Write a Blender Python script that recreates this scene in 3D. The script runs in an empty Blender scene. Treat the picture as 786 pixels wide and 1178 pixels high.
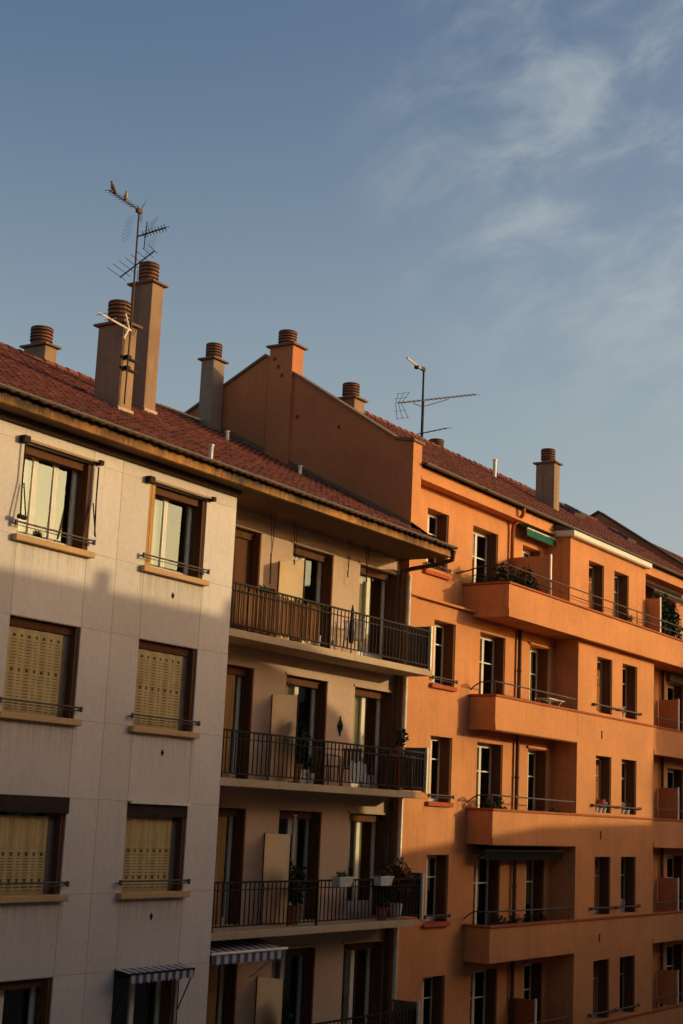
import bpy, math, random
from mathutils import Vector, Matrix
R = math.radians
S = bpy.context.scene
COL = S.collection
random.seed(7)
CZ = 12.0                                   # eye height above the street; z values below are relative to it

# ------------------------------------------------------------------ camera
cd = bpy.data.cameras.new("camera"); cam = bpy.data.objects.new("camera", cd); COL.objects.link(cam)
cd.sensor_fit = 'VERTICAL'; cd.sensor_height = 36.0; cd.sensor_width = 24.0
cd.lens = 36.0 * 1752.83 / 1178.0
cd.clip_start = 0.1; cd.clip_end = 4000
yaw, pitch, roll = 0.57133502, 0.19520726, 0.04594544
F = Vector((math.cos(yaw) * math.cos(pitch), math.sin(yaw) * math.cos(pitch), math.sin(pitch)))
R0 = Vector((math.sin(yaw), -math.cos(yaw), 0)); U0 = R0.cross(F)
RR = math.cos(roll) * R0 + math.sin(roll) * U0; UU = -math.sin(roll) * R0 + math.cos(roll) * U0
m3 = Matrix((RR, UU, -F)).transposed()
cam.matrix_world = Matrix.Translation((-23.5105, -17.5593, CZ)) @ m3.to_4x4()
S.camera = cam

# ------------------------------------------------------------------ light
SUN_EL = 11.0
to_sun = Vector((0.6, -0.75, 0)).normalized() * math.cos(R(SUN_EL)) + Vector((0, 0, math.sin(R(SUN_EL))))
sd = bpy.data.lights.new("sun", 'SUN'); sun = bpy.data.objects.new("sun", sd); COL.objects.link(sun)
sd.energy = 2.0; sd.angle = R(0.55); sd.color = (1.0, 0.81, 0.45)
sun.rotation_euler = to_sun.to_track_quat('Z', 'Y').to_euler()
sun.location = (20, -30, 60)
W = bpy.data.worlds.new("World"); S.world = W; W.use_nodes = True
nt = W.node_tree; nt.nodes.clear()
N = nt.nodes.new; L = nt.links.new
out = N('ShaderNodeOutputWorld'); bg = N('ShaderNodeBackground'); L(bg.outputs[0], out.inputs[0])
sky = N('ShaderNodeTexSky'); sky.sky_type = 'NISHITA'; sky.sun_disc = False
sky.sun_elevation = R(SUN_EL); sky.sun_rotation = math.atan2(to_sun.x, to_sun.y)
sky.altitude = 200; sky.air_density = 1.0; sky.dust_density = 4.5; sky.ozone_density = 1.2
hs = N('ShaderNodeHueSaturation'); hs.inputs['Saturation'].default_value = 1.22; L(sky.outputs[0], hs.inputs['Color'])
tint = N('ShaderNodeMix'); tint.data_type = 'RGBA'; tint.blend_type = 'MULTIPLY'; tint.inputs[0].default_value = 1.0
L(hs.outputs[0], tint.inputs[6]); tint.inputs[7].default_value = (1.02, 0.92, 0.90, 1)
# pale evening haze low in the sky
hz_tc = N('ShaderNodeTexCoord'); hz_s = N('ShaderNodeSeparateXYZ'); L(hz_tc.outputs['Generated'], hz_s.inputs[0])
hz_r = N('ShaderNodeMapRange'); hz_r.interpolation_type = 'SMOOTHSTEP'; L(hz_s.outputs[2], hz_r.inputs[0])
hz_r.inputs[1].default_value = .52; hz_r.inputs[2].default_value = .04; hz_r.inputs[3].default_value = 0; hz_r.inputs[4].default_value = .62
hz = N('ShaderNodeMix'); hz.data_type = 'RGBA'; hz.blend_type = 'LIGHTEN'; L(hz_r.outputs[0], hz.inputs[0]); L(tint.outputs[2], hz.inputs[6]); hz.inputs[7].default_value = (2.65, 2.98, 2.95, 1)
# thin cirrus: noise stretched along one heading of the sky, thickest in one quarter of it
tc = N('ShaderNodeTexCoord')
def dotn(v):
    d = N('ShaderNodeVectorMath'); d.operation = 'DOT_PRODUCT'; L(tc.outputs['Generated'], d.inputs[0]); d.inputs[1].default_value = v; return d.outputs['Value']
ALONG = (RR * .95 + UU * .31).normalized(); ACROSS = (UU * .95 - RR * .31).normalized()
cb = N('ShaderNodeCombineXYZ')
for i_, (v_, k_) in enumerate(((ALONG, 8.5), (ACROSS, 15.0), (F, 6.0))):
    mu_ = N('ShaderNodeMath'); mu_.operation = 'MULTIPLY'; L(dotn(v_), mu_.inputs[0]); mu_.inputs[1].default_value = k_; L(mu_.outputs[0], cb.inputs[i_])
n1 = N('ShaderNodeTexNoise'); n1.inputs['Scale'].default_value = 1.35; n1.inputs['Detail'].default_value = 9; n1.inputs['Roughness'].default_value = .60; n1.inputs['Distortion'].default_value = .35
L(cb.outputs[0], n1.inputs['Vector'])
r1 = N('ShaderNodeMapRange'); r1.interpolation_type = 'SMOOTHSTEP'; r1.inputs[1].default_value = .36; r1.inputs[2].default_value = .78; L(n1.outputs[0], r1.inputs[0])
r2 = N('ShaderNodeMapRange'); r2.interpolation_type = 'SMOOTHSTEP'; r2.inputs[1].default_value = .972; r2.inputs[2].default_value = .999; L(dotn((F * 1752.83 + RR * 400 + UU * 440).normalized()), r2.inputs[0])
mm = N('ShaderNodeMath'); mm.operation = 'MULTIPLY'; L(r1.outputs[0], mm.inputs[0]); L(r2.outputs[0], mm.inputs[1])
m2 = N('ShaderNodeMath'); m2.operation = 'MULTIPLY'; L(mm.outputs[0], m2.inputs[0]); m2.inputs[1].default_value = .58
cl = N('ShaderNodeMix'); cl.data_type = 'RGBA'; L(m2.outputs[0], cl.inputs[0]); L(hz.outputs[2], cl.inputs[6])
cl.inputs[7].default_value = (3.0, 3.2, 3.2, 1)
L(cl.outputs[2], bg.inputs['Color']); bg.inputs['Strength'].default_value = 0.145
S.view_settings.view_transform = 'Standard'; S.view_settings.look = 'None'; S.view_settings.gamma = 1.0
S.view_settings.use_curve_mapping = False; S.view_settings.exposure = 0.27

# ------------------------------------------------------------------ materials
def mat(name):
    m = bpy.data.materials.new(name); m.use_nodes = True
    return m, m.node_tree, m.node_tree.nodes['Principled BSDF']
def noise(t, scale, detail=4, rough=.55, vec=None, dist=0):
    n = t.nodes.new('ShaderNodeTexNoise'); n.inputs['Scale'].default_value = scale; n.inputs['Detail'].default_value = detail
    n.inputs['Roughness'].default_value = rough; n.inputs['Distortion'].default_value = dist
    if vec: t.links.new(vec, n.inputs['Vector'])
    return n
def geo_pos(t, scale=(1, 1, 1)):
    g = t.nodes.new('ShaderNodeNewGeometry'); mp = t.nodes.new('ShaderNodeMapping'); mp.inputs['Scale'].default_value = scale
    t.links.new(g.outputs['Position'], mp.inputs[0]); return mp.outputs[0]
def mix(t, fac, a, b, blend='MIX'):
    x = t.nodes.new('ShaderNodeMix'); x.data_type = 'RGBA'; x.blend_type = blend
    for s, v in ((0, fac), (6, a), (7, b)):
        if isinstance(v, bpy.types.NodeSocket): t.links.new(v, x.inputs[s])
        elif s == 0: x.inputs[0].default_value = v
        else: x.inputs[s].default_value = (*v, 1)
    return x.outputs[2]
def ramp(t, val, lo, hi):
    r = t.nodes.new('ShaderNodeMapRange'); r.inputs[1].default_value = lo; r.inputs[2].default_value = hi
    t.links.new(val, r.inputs[0]); return r.outputs[0]
def bump(t, b, h, strength=.3, dist=.01):
    n = t.nodes.new('ShaderNodeBump'); n.inputs['Strength'].default_value = strength; n.inputs['Distance'].default_value = dist
    t.links.new(h, n.inputs['Height']); t.links.new(n.outputs[0], b.inputs['Normal'])
def mulv(t, a, v):
    m = t.nodes.new('ShaderNodeMath'); m.operation = 'MULTIPLY'; t.links.new(a, m.inputs[0])
    if isinstance(v, bpy.types.NodeSocket): t.links.new(v, m.inputs[1])
    else: m.inputs[1].default_value = v
    return m.outputs[0]
def mathn(t, op, a, b):
    m = t.nodes.new('ShaderNodeMath'); m.operation = op
    for i, v in ((0, a), (1, b)):
        if isinstance(v, bpy.types.NodeSocket): t.links.new(v, m.inputs[i])
        elif v is not None: m.inputs[i].default_value = v
    return m.outputs[0]
def panel_weather(t, c):
    """Cast panels: every panel its own tone; drips washed down from the sill ends and sill fronts."""
    g = t.nodes.new('ShaderNodeNewGeometry'); sx = t.nodes.new('ShaderNodeSeparateXYZ'); t.links.new(g.outputs['Position'], sx.inputs[0])
    X, Zc = sx.outputs[0], sx.outputs[2]
    idx = None
    for xb in (-9.35, -7.66, -6.76, -5.87, -4.18, -3.41, -2.65, -.94):
        v = mathn(t, 'GREATER_THAN', X, xb); idx = v if idx is None else mathn(t, 'ADD', idx, v)
    row = mathn(t, 'FLOOR', mathn(t, 'DIVIDE', mathn(t, 'SUBTRACT', Zc, CZ + 5.74), 2.85), None)
    cb = t.nodes.new('ShaderNodeCombineXYZ'); t.links.new(idx, cb.inputs[0]); t.links.new(row, cb.inputs[1])
    wn = t.nodes.new('ShaderNodeTexWhiteNoise'); wn.noise_dimensions = '2D'; t.links.new(cb.outputs[0], wn.inputs['Vector'])
    tone = mix(t, wn.outputs['Value'], (.90, .895, .885), (1.03, 1.03, 1.03)); c = mix(t, 1.0, c, tone, 'MULTIPLY')
    d = mathn(t, 'FRACT', mathn(t, 'DIVIDE', mathn(t, 'SUBTRACT', CZ + 4.10 + 2.85 * 20, Zc), 2.85), None)
    fade = ramp(t, d, .26, 0.0)
    inw = None
    for a, b in ((-9.45, -7.56), (-5.97, -4.08), (-2.75, -.84)):
        v = mulv(t, mathn(t, 'GREATER_THAN', X, a), mathn(t, 'LESS_THAN', X, b)); inw = v if inw is None else mathn(t, 'ADD', inw, v)
    n = noise(t, 1.0, 5, .7, geo_pos(t, (16, 16, .35))); nv = ramp(t, n.outputs[0], .38, .66)
    return mix(t, mulv(t, mulv(t, mulv(t, fade, inw), nv), .55), c, (.30, .22, .16))
def plaster(name, c, dirt=(.25, .2, .15), amount=.35, streak=.4, patch=.18, bscale=60, bstr=.25, rough=.9, extra=None):
    """Painted render: broad patches, vertical weather streaks, fine grain."""
    m, t, b = mat(name)
    p = geo_pos(t)
    a = ramp(t, noise(t, .55, 6, .6, p).outputs[0], .35, .7)
    c1 = mix(t, a, tuple(x * (1 - patch) for x in c), tuple(min(1, x * (1 + patch * .6)) for x in c))
    s = noise(t, 1.0, 5, .7, geo_pos(t, (6, 6, .28)))
    sv = ramp(t, s.outputs[0], .52, .82)
    k = noise(t, .9, 3, .5, p); kv = ramp(t, k.outputs[0], .45, .65)
    mu = t.nodes.new('ShaderNodeMath'); mu.operation = 'MULTIPLY'; t.links.new(sv, mu.inputs[0]); t.links.new(kv, mu.inputs[1])
    mu2 = t.nodes.new('ShaderNodeMath'); mu2.operation = 'MULTIPLY'; t.links.new(mu.outputs[0], mu2.inputs[0]); mu2.inputs[1].default_value = streak
    c2 = mix(t, mu2.outputs[0], c1, dirt)
    fs = noise(t, 1.0, 6, .75, geo_pos(t, (14, 14, .5))); fv = ramp(t, fs.outputs[0], .50, .74)
    c2 = mix(t, mulv(t, fv, streak * .55), c2, tuple(v * .62 for v in c))
    if extra: c2 = extra(t, c2)
    f = noise(t, 9, 6, .7, p); c3 = mix(t, ramp(t, f.outputs[0], .3, .75), tuple([.93 - amount * .15] * 3), (1.03, 1.03, 1.03))
    c4 = mix(t, 1.0, c2, c3, 'MULTIPLY')
    t.links.new(c4, b.inputs['Base Color']); b.inputs['Roughness'].default_value = rough
    b.inputs['Specular IOR Level'].default_value = .25
    bump(t, b, noise(t, bscale, 4, .6, p).outputs[0], bstr, .008)
    return m
def plain(name, c, rough=.6, metal=0, var=.18, scale=6, spec=.12):
    m, t, b = mat(name)
    n = noise(t, scale, 5, .6, geo_pos(t))
    x = mix(t, ramp(t, n.outputs[0], .3, .7), tuple(v * (1 - var) for v in c), tuple(min(1, v * (1 + var)) for v in c))
    t.links.new(x, b.inputs['Base Color']); b.inputs['Roughness'].default_value = rough; b.inputs['Metallic'].default_value = metal
    b.inputs['Specular IOR Level'].default_value = spec
    bump(t, b, n.outputs[0], .08, .01)
    return m
def wood(name, c, var=.3):
    m, t, b = mat(name)
    n = noise(t, 1, 5, .6, geo_pos(t, (30, 30, 1.2)))
    x = mix(t, ramp(t, n.outputs[0], .3, .7), tuple(v * (1 - var) for v in c), tuple(v * (1 + var) for v in c))
    t.links.new(x, b.inputs['Base Color']); b.inputs['Roughness'].default_value = .9; b.inputs['Specular IOR Level'].default_value = .06
    return m
def tile_mat(name, c, moss=.35):
    """Clay tiles: each tile its own shade, soot and lichen in patches."""
    m, t, b = mat(name)
    g = t.nodes.new('ShaderNodeUVMap'); g.uv_map = 'tile'
    wn = t.nodes.new('ShaderNodeTexWhiteNoise'); wn.noise_dimensions = '2D'
    fl = t.nodes.new('ShaderNodeVectorMath'); fl.operation = 'FLOOR'; t.links.new(g.outputs[0], fl.inputs[0]); t.links.new(fl.outputs[0], wn.inputs['Vector'])
    c1 = mix(t, wn.outputs['Value'], tuple(v * .76 for v in c), tuple(v * 1.2 for v in c))
    p = geo_pos(t)
    k = ramp(t, noise(t, .8, 6, .65, p).outputs[0], .45, .75)
    mu = t.nodes.new('ShaderNodeMath'); mu.operation = 'MULTIPLY'; t.links.new(k, mu.inputs[0]); mu.inputs[1].default_value = moss
    c2 = mix(t, mu.outputs[0], c1, (.075, .05, .038))
    t.links.new(c2, b.inputs['Base Color']); b.inputs['Roughness'].default_value = .85; b.inputs['Specular IOR Level'].default_value = .2
    bump(t, b, noise(t, 40, 4, .6, p).outputs[0], .3, .01)
    return m
def stripe_mat(name, a, c2, per):
    m, t, b = mat(name)
    g = t.nodes.new('ShaderNodeNewGeometry'); sx = t.nodes.new('ShaderNodeSeparateXYZ'); t.links.new(g.outputs['Position'], sx.inputs[0])
    d = t.nodes.new('ShaderNodeMath'); d.operation = 'PINGPONG'; t.links.new(sx.outputs[0], d.inputs[0]); d.inputs[1].default_value = per
    gt = t.nodes.new('ShaderNodeMath'); gt.operation = 'GREATER_THAN'; t.links.new(d.outputs[0], gt.inputs[0]); gt.inputs[1].default_value = per / 2
    t.links.new(mix(t, gt.outputs[0], a, c2), b.inputs['Base Color']); b.inputs['Roughness'].default_value = .9
    return m
def glass_mat(name, tintc=(.80, .80, .74), ior=1.75):
    m = bpy.data.materials.new(name); m.use_nodes = True; t = m.node_tree; t.nodes.clear()
    o = t.nodes.new('ShaderNodeOutputMaterial'); mx = t.nodes.new('ShaderNodeMixShader'); tr = t.nodes.new('ShaderNodeBsdfTransparent'); gl = t.nodes.new('ShaderNodeBsdfGlossy')
    fr = t.nodes.new('ShaderNodeFresnel'); fr.inputs[0].default_value = ior
    tr.inputs[0].default_value = (*tintc, 1); gl.inputs['Roughness'].default_value = .02; gl.inputs['Color'].default_value = (.66, .86, 1.0, 1)
    n = noise(t, 1.3, 2, .5, geo_pos(t)); bp = t.nodes.new('ShaderNodeBump'); bp.inputs['Strength'].default_value = .12; bp.inputs['Distance'].default_value = .02
    t.links.new(n.outputs[0], bp.inputs['Height']); t.links.new(bp.outputs[0], gl.inputs['Normal'])
    gb_ = t.nodes.new('ShaderNodeNewGeometry')                # thin pane: reflect on the outer face only
    t.links.new(mulv(t, fr.outputs[0], mathn(t, 'SUBTRACT', 1.0, gb_.outputs['Backfacing'])), mx.inputs[0]); t.links.new(tr.outputs[0], mx.inputs[1]); t.links.new(gl.outputs[0], mx.inputs[2]); t.links.new(mx.outputs[0], o.inputs[0])
    return m
def translucent(name, c, back=.5):
    m = bpy.data.materials.new(name); m.use_nodes = True; t = m.node_tree; t.nodes.clear()
    o = t.nodes.new('ShaderNodeOutputMaterial'); mx = t.nodes.new('ShaderNodeMixShader')
    d = t.nodes.new('ShaderNodeBsdfDiffuse'); tr = t.nodes.new('ShaderNodeBsdfTranslucent')
    n = noise(t, 4, 4, .6, geo_pos(t)); x = mix(t, n.outputs[0], tuple(v * .85 for v in c), tuple(min(1, v * 1.12) for v in c))
    t.links.new(x, d.inputs[0]); t.links.new(x, tr.inputs[0]); mx.inputs[0].default_value = back
    t.links.new(d.outputs[0], mx.inputs[1]); t.links.new(tr.outputs[0], mx.inputs[2]); t.links.new(mx.outputs[0], o.inputs[0])
    return m
def fascia_mat(name, c, dirt):
    """Painted concrete edge with dark drips running down from the gutter."""
    m, t, b = mat(name)
    p = geo_pos(t); s = noise(t, 1.0, 6, .75, geo_pos(t, (7, 7, .8))); k = noise(t, .45, 3, .6, p)
    g = t.nodes.new('ShaderNodeNewGeometry'); sx = t.nodes.new('ShaderNodeSeparateXYZ'); t.links.new(g.outputs['Position'], sx.inputs[0])
    top = ramp(t, sx.outputs[2], CZ + 5.98, CZ + 6.36)
    a1 = t.nodes.new('ShaderNodeMath'); a1.operation = 'ADD'; t.links.new(ramp(t, s.outputs[0], .30, .75), a1.inputs[0]); t.links.new(ramp(t, k.outputs[0], .35, .70), a1.inputs[1])
    a2 = t.nodes.new('ShaderNodeMath'); a2.operation = 'ADD'; t.links.new(a1.outputs[0], a2.inputs[0]); t.links.new(top, a2.inputs[1])
    x = mix(t, ramp(t, a2.outputs[0], .85, 1.75), c, dirt)
    y = mix(t, ramp(t, noise(t, 12, 5, .7, p).outputs[0], .3, .7), (.78, .78, .78), (1.1, 1.1, 1.1)); z = mix(t, 1.0, x, y, 'MULTIPLY')
    t.links.new(z, b.inputs['Base Color']); b.inputs['Roughness'].default_value = .9; b.inputs['Specular IOR Level'].default_value = .15
    bump(t, b, noise(t, 40, 4, .6, p).outputs[0], .35, .008); return m
CREAM = (.75, .63, .52); ORANGE = (.69, .275, .095)
M = {}
M['cream'] = plaster('cream_panel', CREAM, (.34, .25, .17), .45, .35, .07, 45, .12, .9, panel_weather)
M['joint'] = plain('joint_sealant', (.50, .38, .27), .9)
M['loggia'] = plaster('loggia_render', (.55, .37, .25), (.3, .2, .13), .3, .3, .1)
M['fascia'] = fascia_mat('eave_concrete', (.52, .235, .07), (.075, .045, .022))
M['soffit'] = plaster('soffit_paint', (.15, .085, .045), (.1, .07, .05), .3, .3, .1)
M['slab'] = plaster('slab_concrete', (.56, .39, .23), (.14, .10, .06), .5, .6, .15, 40, .3)
M['orange'] = plaster('orange_render', ORANGE, (.30, .11, .045), .5, .75, .17)
M['orange_dark'] = plaster('orange_trim', (.40, .105, .033), (.2, .06, .03), .35, .5, .12)
M['firewall'] = plaster('gable_render', (.52, .19, .07), (.22, .08, .04), .4, .4, .15)
M['chimney'] = plaster('chimney_render', (.35, .215, .125), (.12, .08, .05), .6, .9, .28)
M['chimney_grey'] = plaster('grey_chimney_render', (.33, .235, .16), (.12, .1, .08), .5, .5, .2)
M['cap'] = plain('chimney_cap_concrete', (.20, .13, .08), .9)
M['pot'] = plain('clay_pot', (.20, .095, .055), .85, var=.3)
M['tile'] = tile_mat('clay_tiles', (.225, .064, .035), .6)
M['tile2'] = tile_mat('dark_clay_tiles', (.22, .064, .034), .6)
M['zinc'] = plain('zinc_gutter', (.13, .10, .08), .6, .2)
M['sill'] = plaster('sill_stone', (.62, .36, .16), (.22, .12, .06), .4, .5, .15)
M['brick_sill'] = plain('red_sill', (.42, .085, .03), .8)
M['white'] = plain('white_frame_paint', (.74, .66, .50), .5, var=.08)
M['grey_frame'] = plain('grey_frame_paint', (.42, .40, .36), .5, var=.08)
M['brown'] = wood('brown_shutter_wood', (.12, .052, .024))
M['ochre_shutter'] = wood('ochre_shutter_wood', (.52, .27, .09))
M['ochre_dark'] = wood('shade_toned_shutter_wood', (.27, .15, .055))  # darker copy of the ochre wood, loggia shade put into its colour
M['pvc'] = plain('beige_shutter', (.50, .36, .15), .6, var=.12)
M['slot'] = plain('shutter_slot', (.12, .07, .03), .9)
M['iron'] = plain('dark_iron', (.022, .015, .011), .7, 0)
M['iron_brown'] = plain('brown_iron', (.10, .055, .035), .6, .2)
M['rail_grey'] = plain('grey_rail', (.11, .085, .07), .7, .1)
M['pale_metal'] = plain('pale_metal', (.72, .62, .46), .45, .1)
M['plate'] = plain('ribbed_plate', (.17, .12, .085), .7)
M['glass'] = glass_mat('window_glass')
M['frost'] = translucent('frosted_glass', (.94, .80, .63), .85)
M['curtain'] = translucent('curtain_cloth', (.80, .74, .52), .3)
M['curtain_grey'] = translucent('grey_curtain_cloth', (.42, .38, .33), .3)
M['curtain_orange'] = translucent('ochre_curtain_cloth', (.62, .36, .12), .3)
M['dark'] = plain('dim_room', (.13, .09, .07), .95)
M['green_awn'] = plain('green_awning_cloth', (.018, .10, .065), .9)
M['darkgreen_awn'] = plain('dark_awning_cloth', (.014, .017, .013), .9)
M['brown_awn'] = plain('brown_awning_cloth', (.045, .026, .018), .9)
M['stripe'] = stripe_mat('striped_awning_cloth', (.42, .40, .42), (.07, .065, .08), .10)
M['stripe2'] = stripe_mat('fine_striped_awning_cloth', (.42, .40, .42), (.07, .065, .08), .125)
M['leaf'] = plain('leaf', (.035, .06, .018), .7, var=.5, scale=20)
M['leaf_dark'] = plain('dark_leaf', (.022, .035, .013), .7, var=.5, scale=20)
M['leaf_dry'] = plain('reddish_leaf', (.12, .055, .02), .7, var=.5, scale=20)
M['flower'] = plain('red_flower', (.55, .04, .05), .7, var=.4, scale=30)
M['flower_pink'] = plain('pale_flower', (.6, .45, .35), .7, var=.4, scale=30)
M['pot_white'] = plain('white_planter', (.62, .57, .50), .6)
M['pot_clay'] = plain('terracotta', (.35, .13, .06), .85)
M['reed'] = wood('reed', (.23, .105, .045), .5)
M['asphalt'] = plain('asphalt', (.05, .05, .05), .95, var=.3, scale=3)
M['paving'] = plain('paving', (.34, .31, .27), .9, var=.2, scale=2)
M['kerb'] = plain('kerb_stone', (.30, .28, .26), .9)
M['opp'] = plaster('opposite_render', (.60, .50, .38), (.2, .15, .1), .4, .4)
M['slate'] = plain('dark_roof_slate', (.075, .055, .045), .8)
M['bird'] = plain('bird_feathers', (.22, .15, .10), .9, var=.5, scale=40)
M['bird_pale'] = plain('bird_pale_feathers', (.36, .27, .19), .9, var=.45, scale=40)
M['black'] = plain('black_plastic', (.02, .02, .02), .6)

# ------------------------------------------------------------------ mesh builder
class MB:
    def __init__(s): s.v = []; s.f = []; s.mi = []; s.uv = None
    def add(s, vs, fs, mi=0):
        o = len(s.v); s.v += [tuple(v) for v in vs]; s.f += [tuple(i + o for i in f) for f in fs]; s.mi += [mi] * len(fs); return s
    def box(s, x0, x1, y0, y1, z0, z1, mi=0):
        return s.add([(x0, y0, z0), (x1, y0, z0), (x1, y1, z0), (x0, y1, z0), (x0, y0, z1), (x1, y0, z1), (x1, y1, z1), (x0, y1, z1)],
                     [(0, 3, 2, 1), (4, 5, 6, 7), (0, 1, 5, 4), (1, 2, 6, 5), (2, 3, 7, 6), (3, 0, 4, 7)], mi)
    def quad(s, a, b, c, d, mi=0): return s.add([a, b, c, d], [(0, 1, 2, 3)], mi)
    def prism_x(s, poly, x0, x1, mi=0):               # poly: (y,z) points, extruded along X
        n = len(poly)
        return s.add([(x0, y, z) for y, z in poly] + [(x1, y, z) for y, z in poly],
                     [tuple(range(n)), tuple(range(2 * n - 1, n - 1, -1))] + [(i, i + n, (i + 1) % n + n, (i + 1) % n) for i in range(n)], mi)
    def prism_y(s, poly, y0, y1, mi=0):               # poly: (x,z)
        n = len(poly)
        return s.add([(x, y0, z) for x, z in poly] + [(x, y1, z) for x, z in poly],
                     [tuple(range(n)), tuple(range(2 * n - 1, n - 1, -1))] + [(i, i + n, (i + 1) % n + n, (i + 1) % n) for i in range(n)], mi)
    def tube(s, pts, r, n=8, mi=0, cap=True):
        pts = [Vector(p) for p in pts]; rs = r if isinstance(r, (list, tuple)) else [r] * len(pts)
        vs = []; prev = None
        for i, p in enumerate(pts):
            d = ((pts[min(i + 1, len(pts) - 1)] - p).normalized() + (p - pts[max(i - 1, 0)]).normalized())
            d = d.normalized() if d.length > 1e-6 else Vector((0, 0, 1))
            if prev is None:
                a = Vector((0, 0, 1)) if abs(d.z) < .9 else Vector((1, 0, 0)); u = d.cross(a).normalized()
            else: u = (prev - d * prev.dot(d)).normalized()
            w = d.cross(u); prev = u
            vs += [p + (u * math.cos(2 * math.pi * k / n) + w * math.sin(2 * math.pi * k / n)) * rs[i] for k in range(n)]
        fs = []
        for i in range(len(pts) - 1):
            for k in range(n):
                a = i * n + k; b = i * n + (k + 1) % n; fs.append((a, b, b + n, a + n))
        if cap: fs += [tuple(range(n - 1, -1, -1)), tuple(range((len(pts) - 1) * n, len(pts) * n))]
        return s.add(vs, fs, mi)
    def lathe(s, c, prof, n=20, mi=0):                # prof: (r,z)
        vs = []
        for r, z in prof: vs += [(c[0] + r * math.cos(2 * math.pi * k / n), c[1] + r * math.sin(2 * math.pi * k / n), c[2] + z) for k in range(n)]
        fs = []
        for i in range(len(prof) - 1):
            for k in range(n): a = i * n + k; b = i * n + (k + 1) % n; fs.append((a, b, b + n, a + n))
        fs += [tuple(range(n - 1, -1, -1)), tuple(range((len(prof) - 1) * n, len(prof) * n))]
        return s.add(vs, fs, mi)
    def wall(s, x0, x1, z0, z1, y, th, holes=(), mi=0):   # sheet facing -Y with rectangular holes (hx0,hx1,hz0,hz1) and reveals
        xs = sorted({x0, x1, *[h[0] for h in holes], *[h[1] for h in holes]}); zs = sorted({z0, z1, *[h[2] for h in holes], *[h[3] for h in holes]})
        xs = [x for x in xs if x0 <= x <= x1]; zs = [z for z in zs if z0 <= z <= z1]
        inside = lambda x, z: any(h[0] < x < h[1] and h[2] < z < h[3] for h in holes)
        nx = len(xs); nz = len(zs); o = len(s.v)
        for yy in (y, y + th): s.v += [(x, yy, z) for z in zs for x in xs]
        idx = lambda i, j, k: o + k * nx * nz + j * nx + i
        fill = [[not inside((xs[i] + xs[i + 1]) / 2, (zs[j] + zs[j + 1]) / 2) for j in range(nz - 1)] for i in range(nx - 1)]
        g = lambda i, j: 0 <= i < nx - 1 and 0 <= j < nz - 1 and fill[i][j]
        for i in range(nx - 1):
            for j in range(nz - 1):
                if not fill[i][j]: continue
                F_ = [(idx(i, j, 0), idx(i + 1, j, 0), idx(i + 1, j + 1, 0), idx(i, j + 1, 0)), (idx(i, j, 1), idx(i, j + 1, 1), idx(i + 1, j + 1, 1), idx(i + 1, j, 1))]
                if not g(i + 1, j): F_.append((idx(i + 1, j, 0), idx(i + 1, j, 1), idx(i + 1, j + 1, 1), idx(i + 1, j + 1, 0)))
                if not g(i - 1, j): F_.append((idx(i, j, 0), idx(i, j + 1, 0), idx(i, j + 1, 1), idx(i, j, 1)))
                if not g(i, j + 1): F_.append((idx(i, j + 1, 0), idx(i + 1, j + 1, 0), idx(i + 1, j + 1, 1), idx(i, j + 1, 1)))
                if not g(i, j - 1): F_.append((idx(i, j, 0), idx(i, j, 1), idx(i + 1, j, 1), idx(i + 1, j, 0)))
                s.f += F_; s.mi += [mi] * len(F_)
        return s
    def leaves(s, c, rad, n, size, mi=0, rng=random):
        for _ in range(n):
            while True:
                p = Vector((rng.uniform(-1, 1), rng.uniform(-1, 1), rng.uniform(-1, 1)))
                if p.length < 1: break
            p = Vector((p.x * rad[0], p.y * rad[1], p.z * rad[2])) + Vector(c)
            d = Vector((rng.gauss(0, 1), rng.gauss(0, 1), rng.gauss(.3, .8))).normalized(); u = d.orthogonal().normalized() * size * rng.uniform(.3, .5); d = d * size * rng.uniform(.6, 1.3)
            s.add([p, p + d * .5 + u, p + d, p + d * .5 - u], [(0, 1, 2, 3)], mi)
        return s
    def build(s, name, mats, parent=None, loc=(0, 0, 0), smooth=False, bevel=0, base=None):
        """Link as ONE mesh object. base: world point the vertices are taken relative to (defaults to the top-level parent's place)."""
        me = bpy.data.meshes.new(name)
        b = Vector(base) if base is not None else Vector((0, 0, 0))
        me.from_pydata([tuple(Vector(v) - b) for v in s.v], [], s.f)
        for m in (mats if isinstance(mats, (list, tuple)) else [mats]): me.materials.append(M[m])
        for p, i in zip(me.polygons, s.mi): p.material_index = i; p.use_smooth = smooth
        if s.uv:
            u = me.uv_layers.new(name='tile')
            for l in me.loops: u.data[l.index].uv = s.uv[l.vertex_index]
        me.validate(); me.update()
        o = bpy.data.objects.new(name, me); COL.objects.link(o); o.parent = parent; o.location = loc
        if bevel:
            bv = o.modifiers.new('bevel', 'BEVEL'); bv.width = bevel; bv.segments = 2; bv.limit_method = 'ANGLE'; bv.angle_limit = R(40)
        return o
def tag(o, label=None, cat=None, group=None, kind=None):
    for k, v in (('label', label), ('category', cat), ('group', group), ('kind', kind)):
        if v: o[k] = v
    return o
def thing(name, label, cat, loc, group=None, rz=0):
    o = bpy.data.objects.new(name, None); o.empty_display_size = .3; COL.objects.link(o); o.location = loc; o.rotation_euler.z = rz
    return tag(o, label, cat, group)
def clone(o, loc=None, parent=None):
    c = o.copy(); COL.objects.link(c); c.parent = parent if parent else o.parent
    if loc is not None: c.location = loc
    for ch in o.children: clone(ch, None, c)
    return c
Z = lambda z: z + CZ
ORIGIN = (0, 0, 0)

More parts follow.
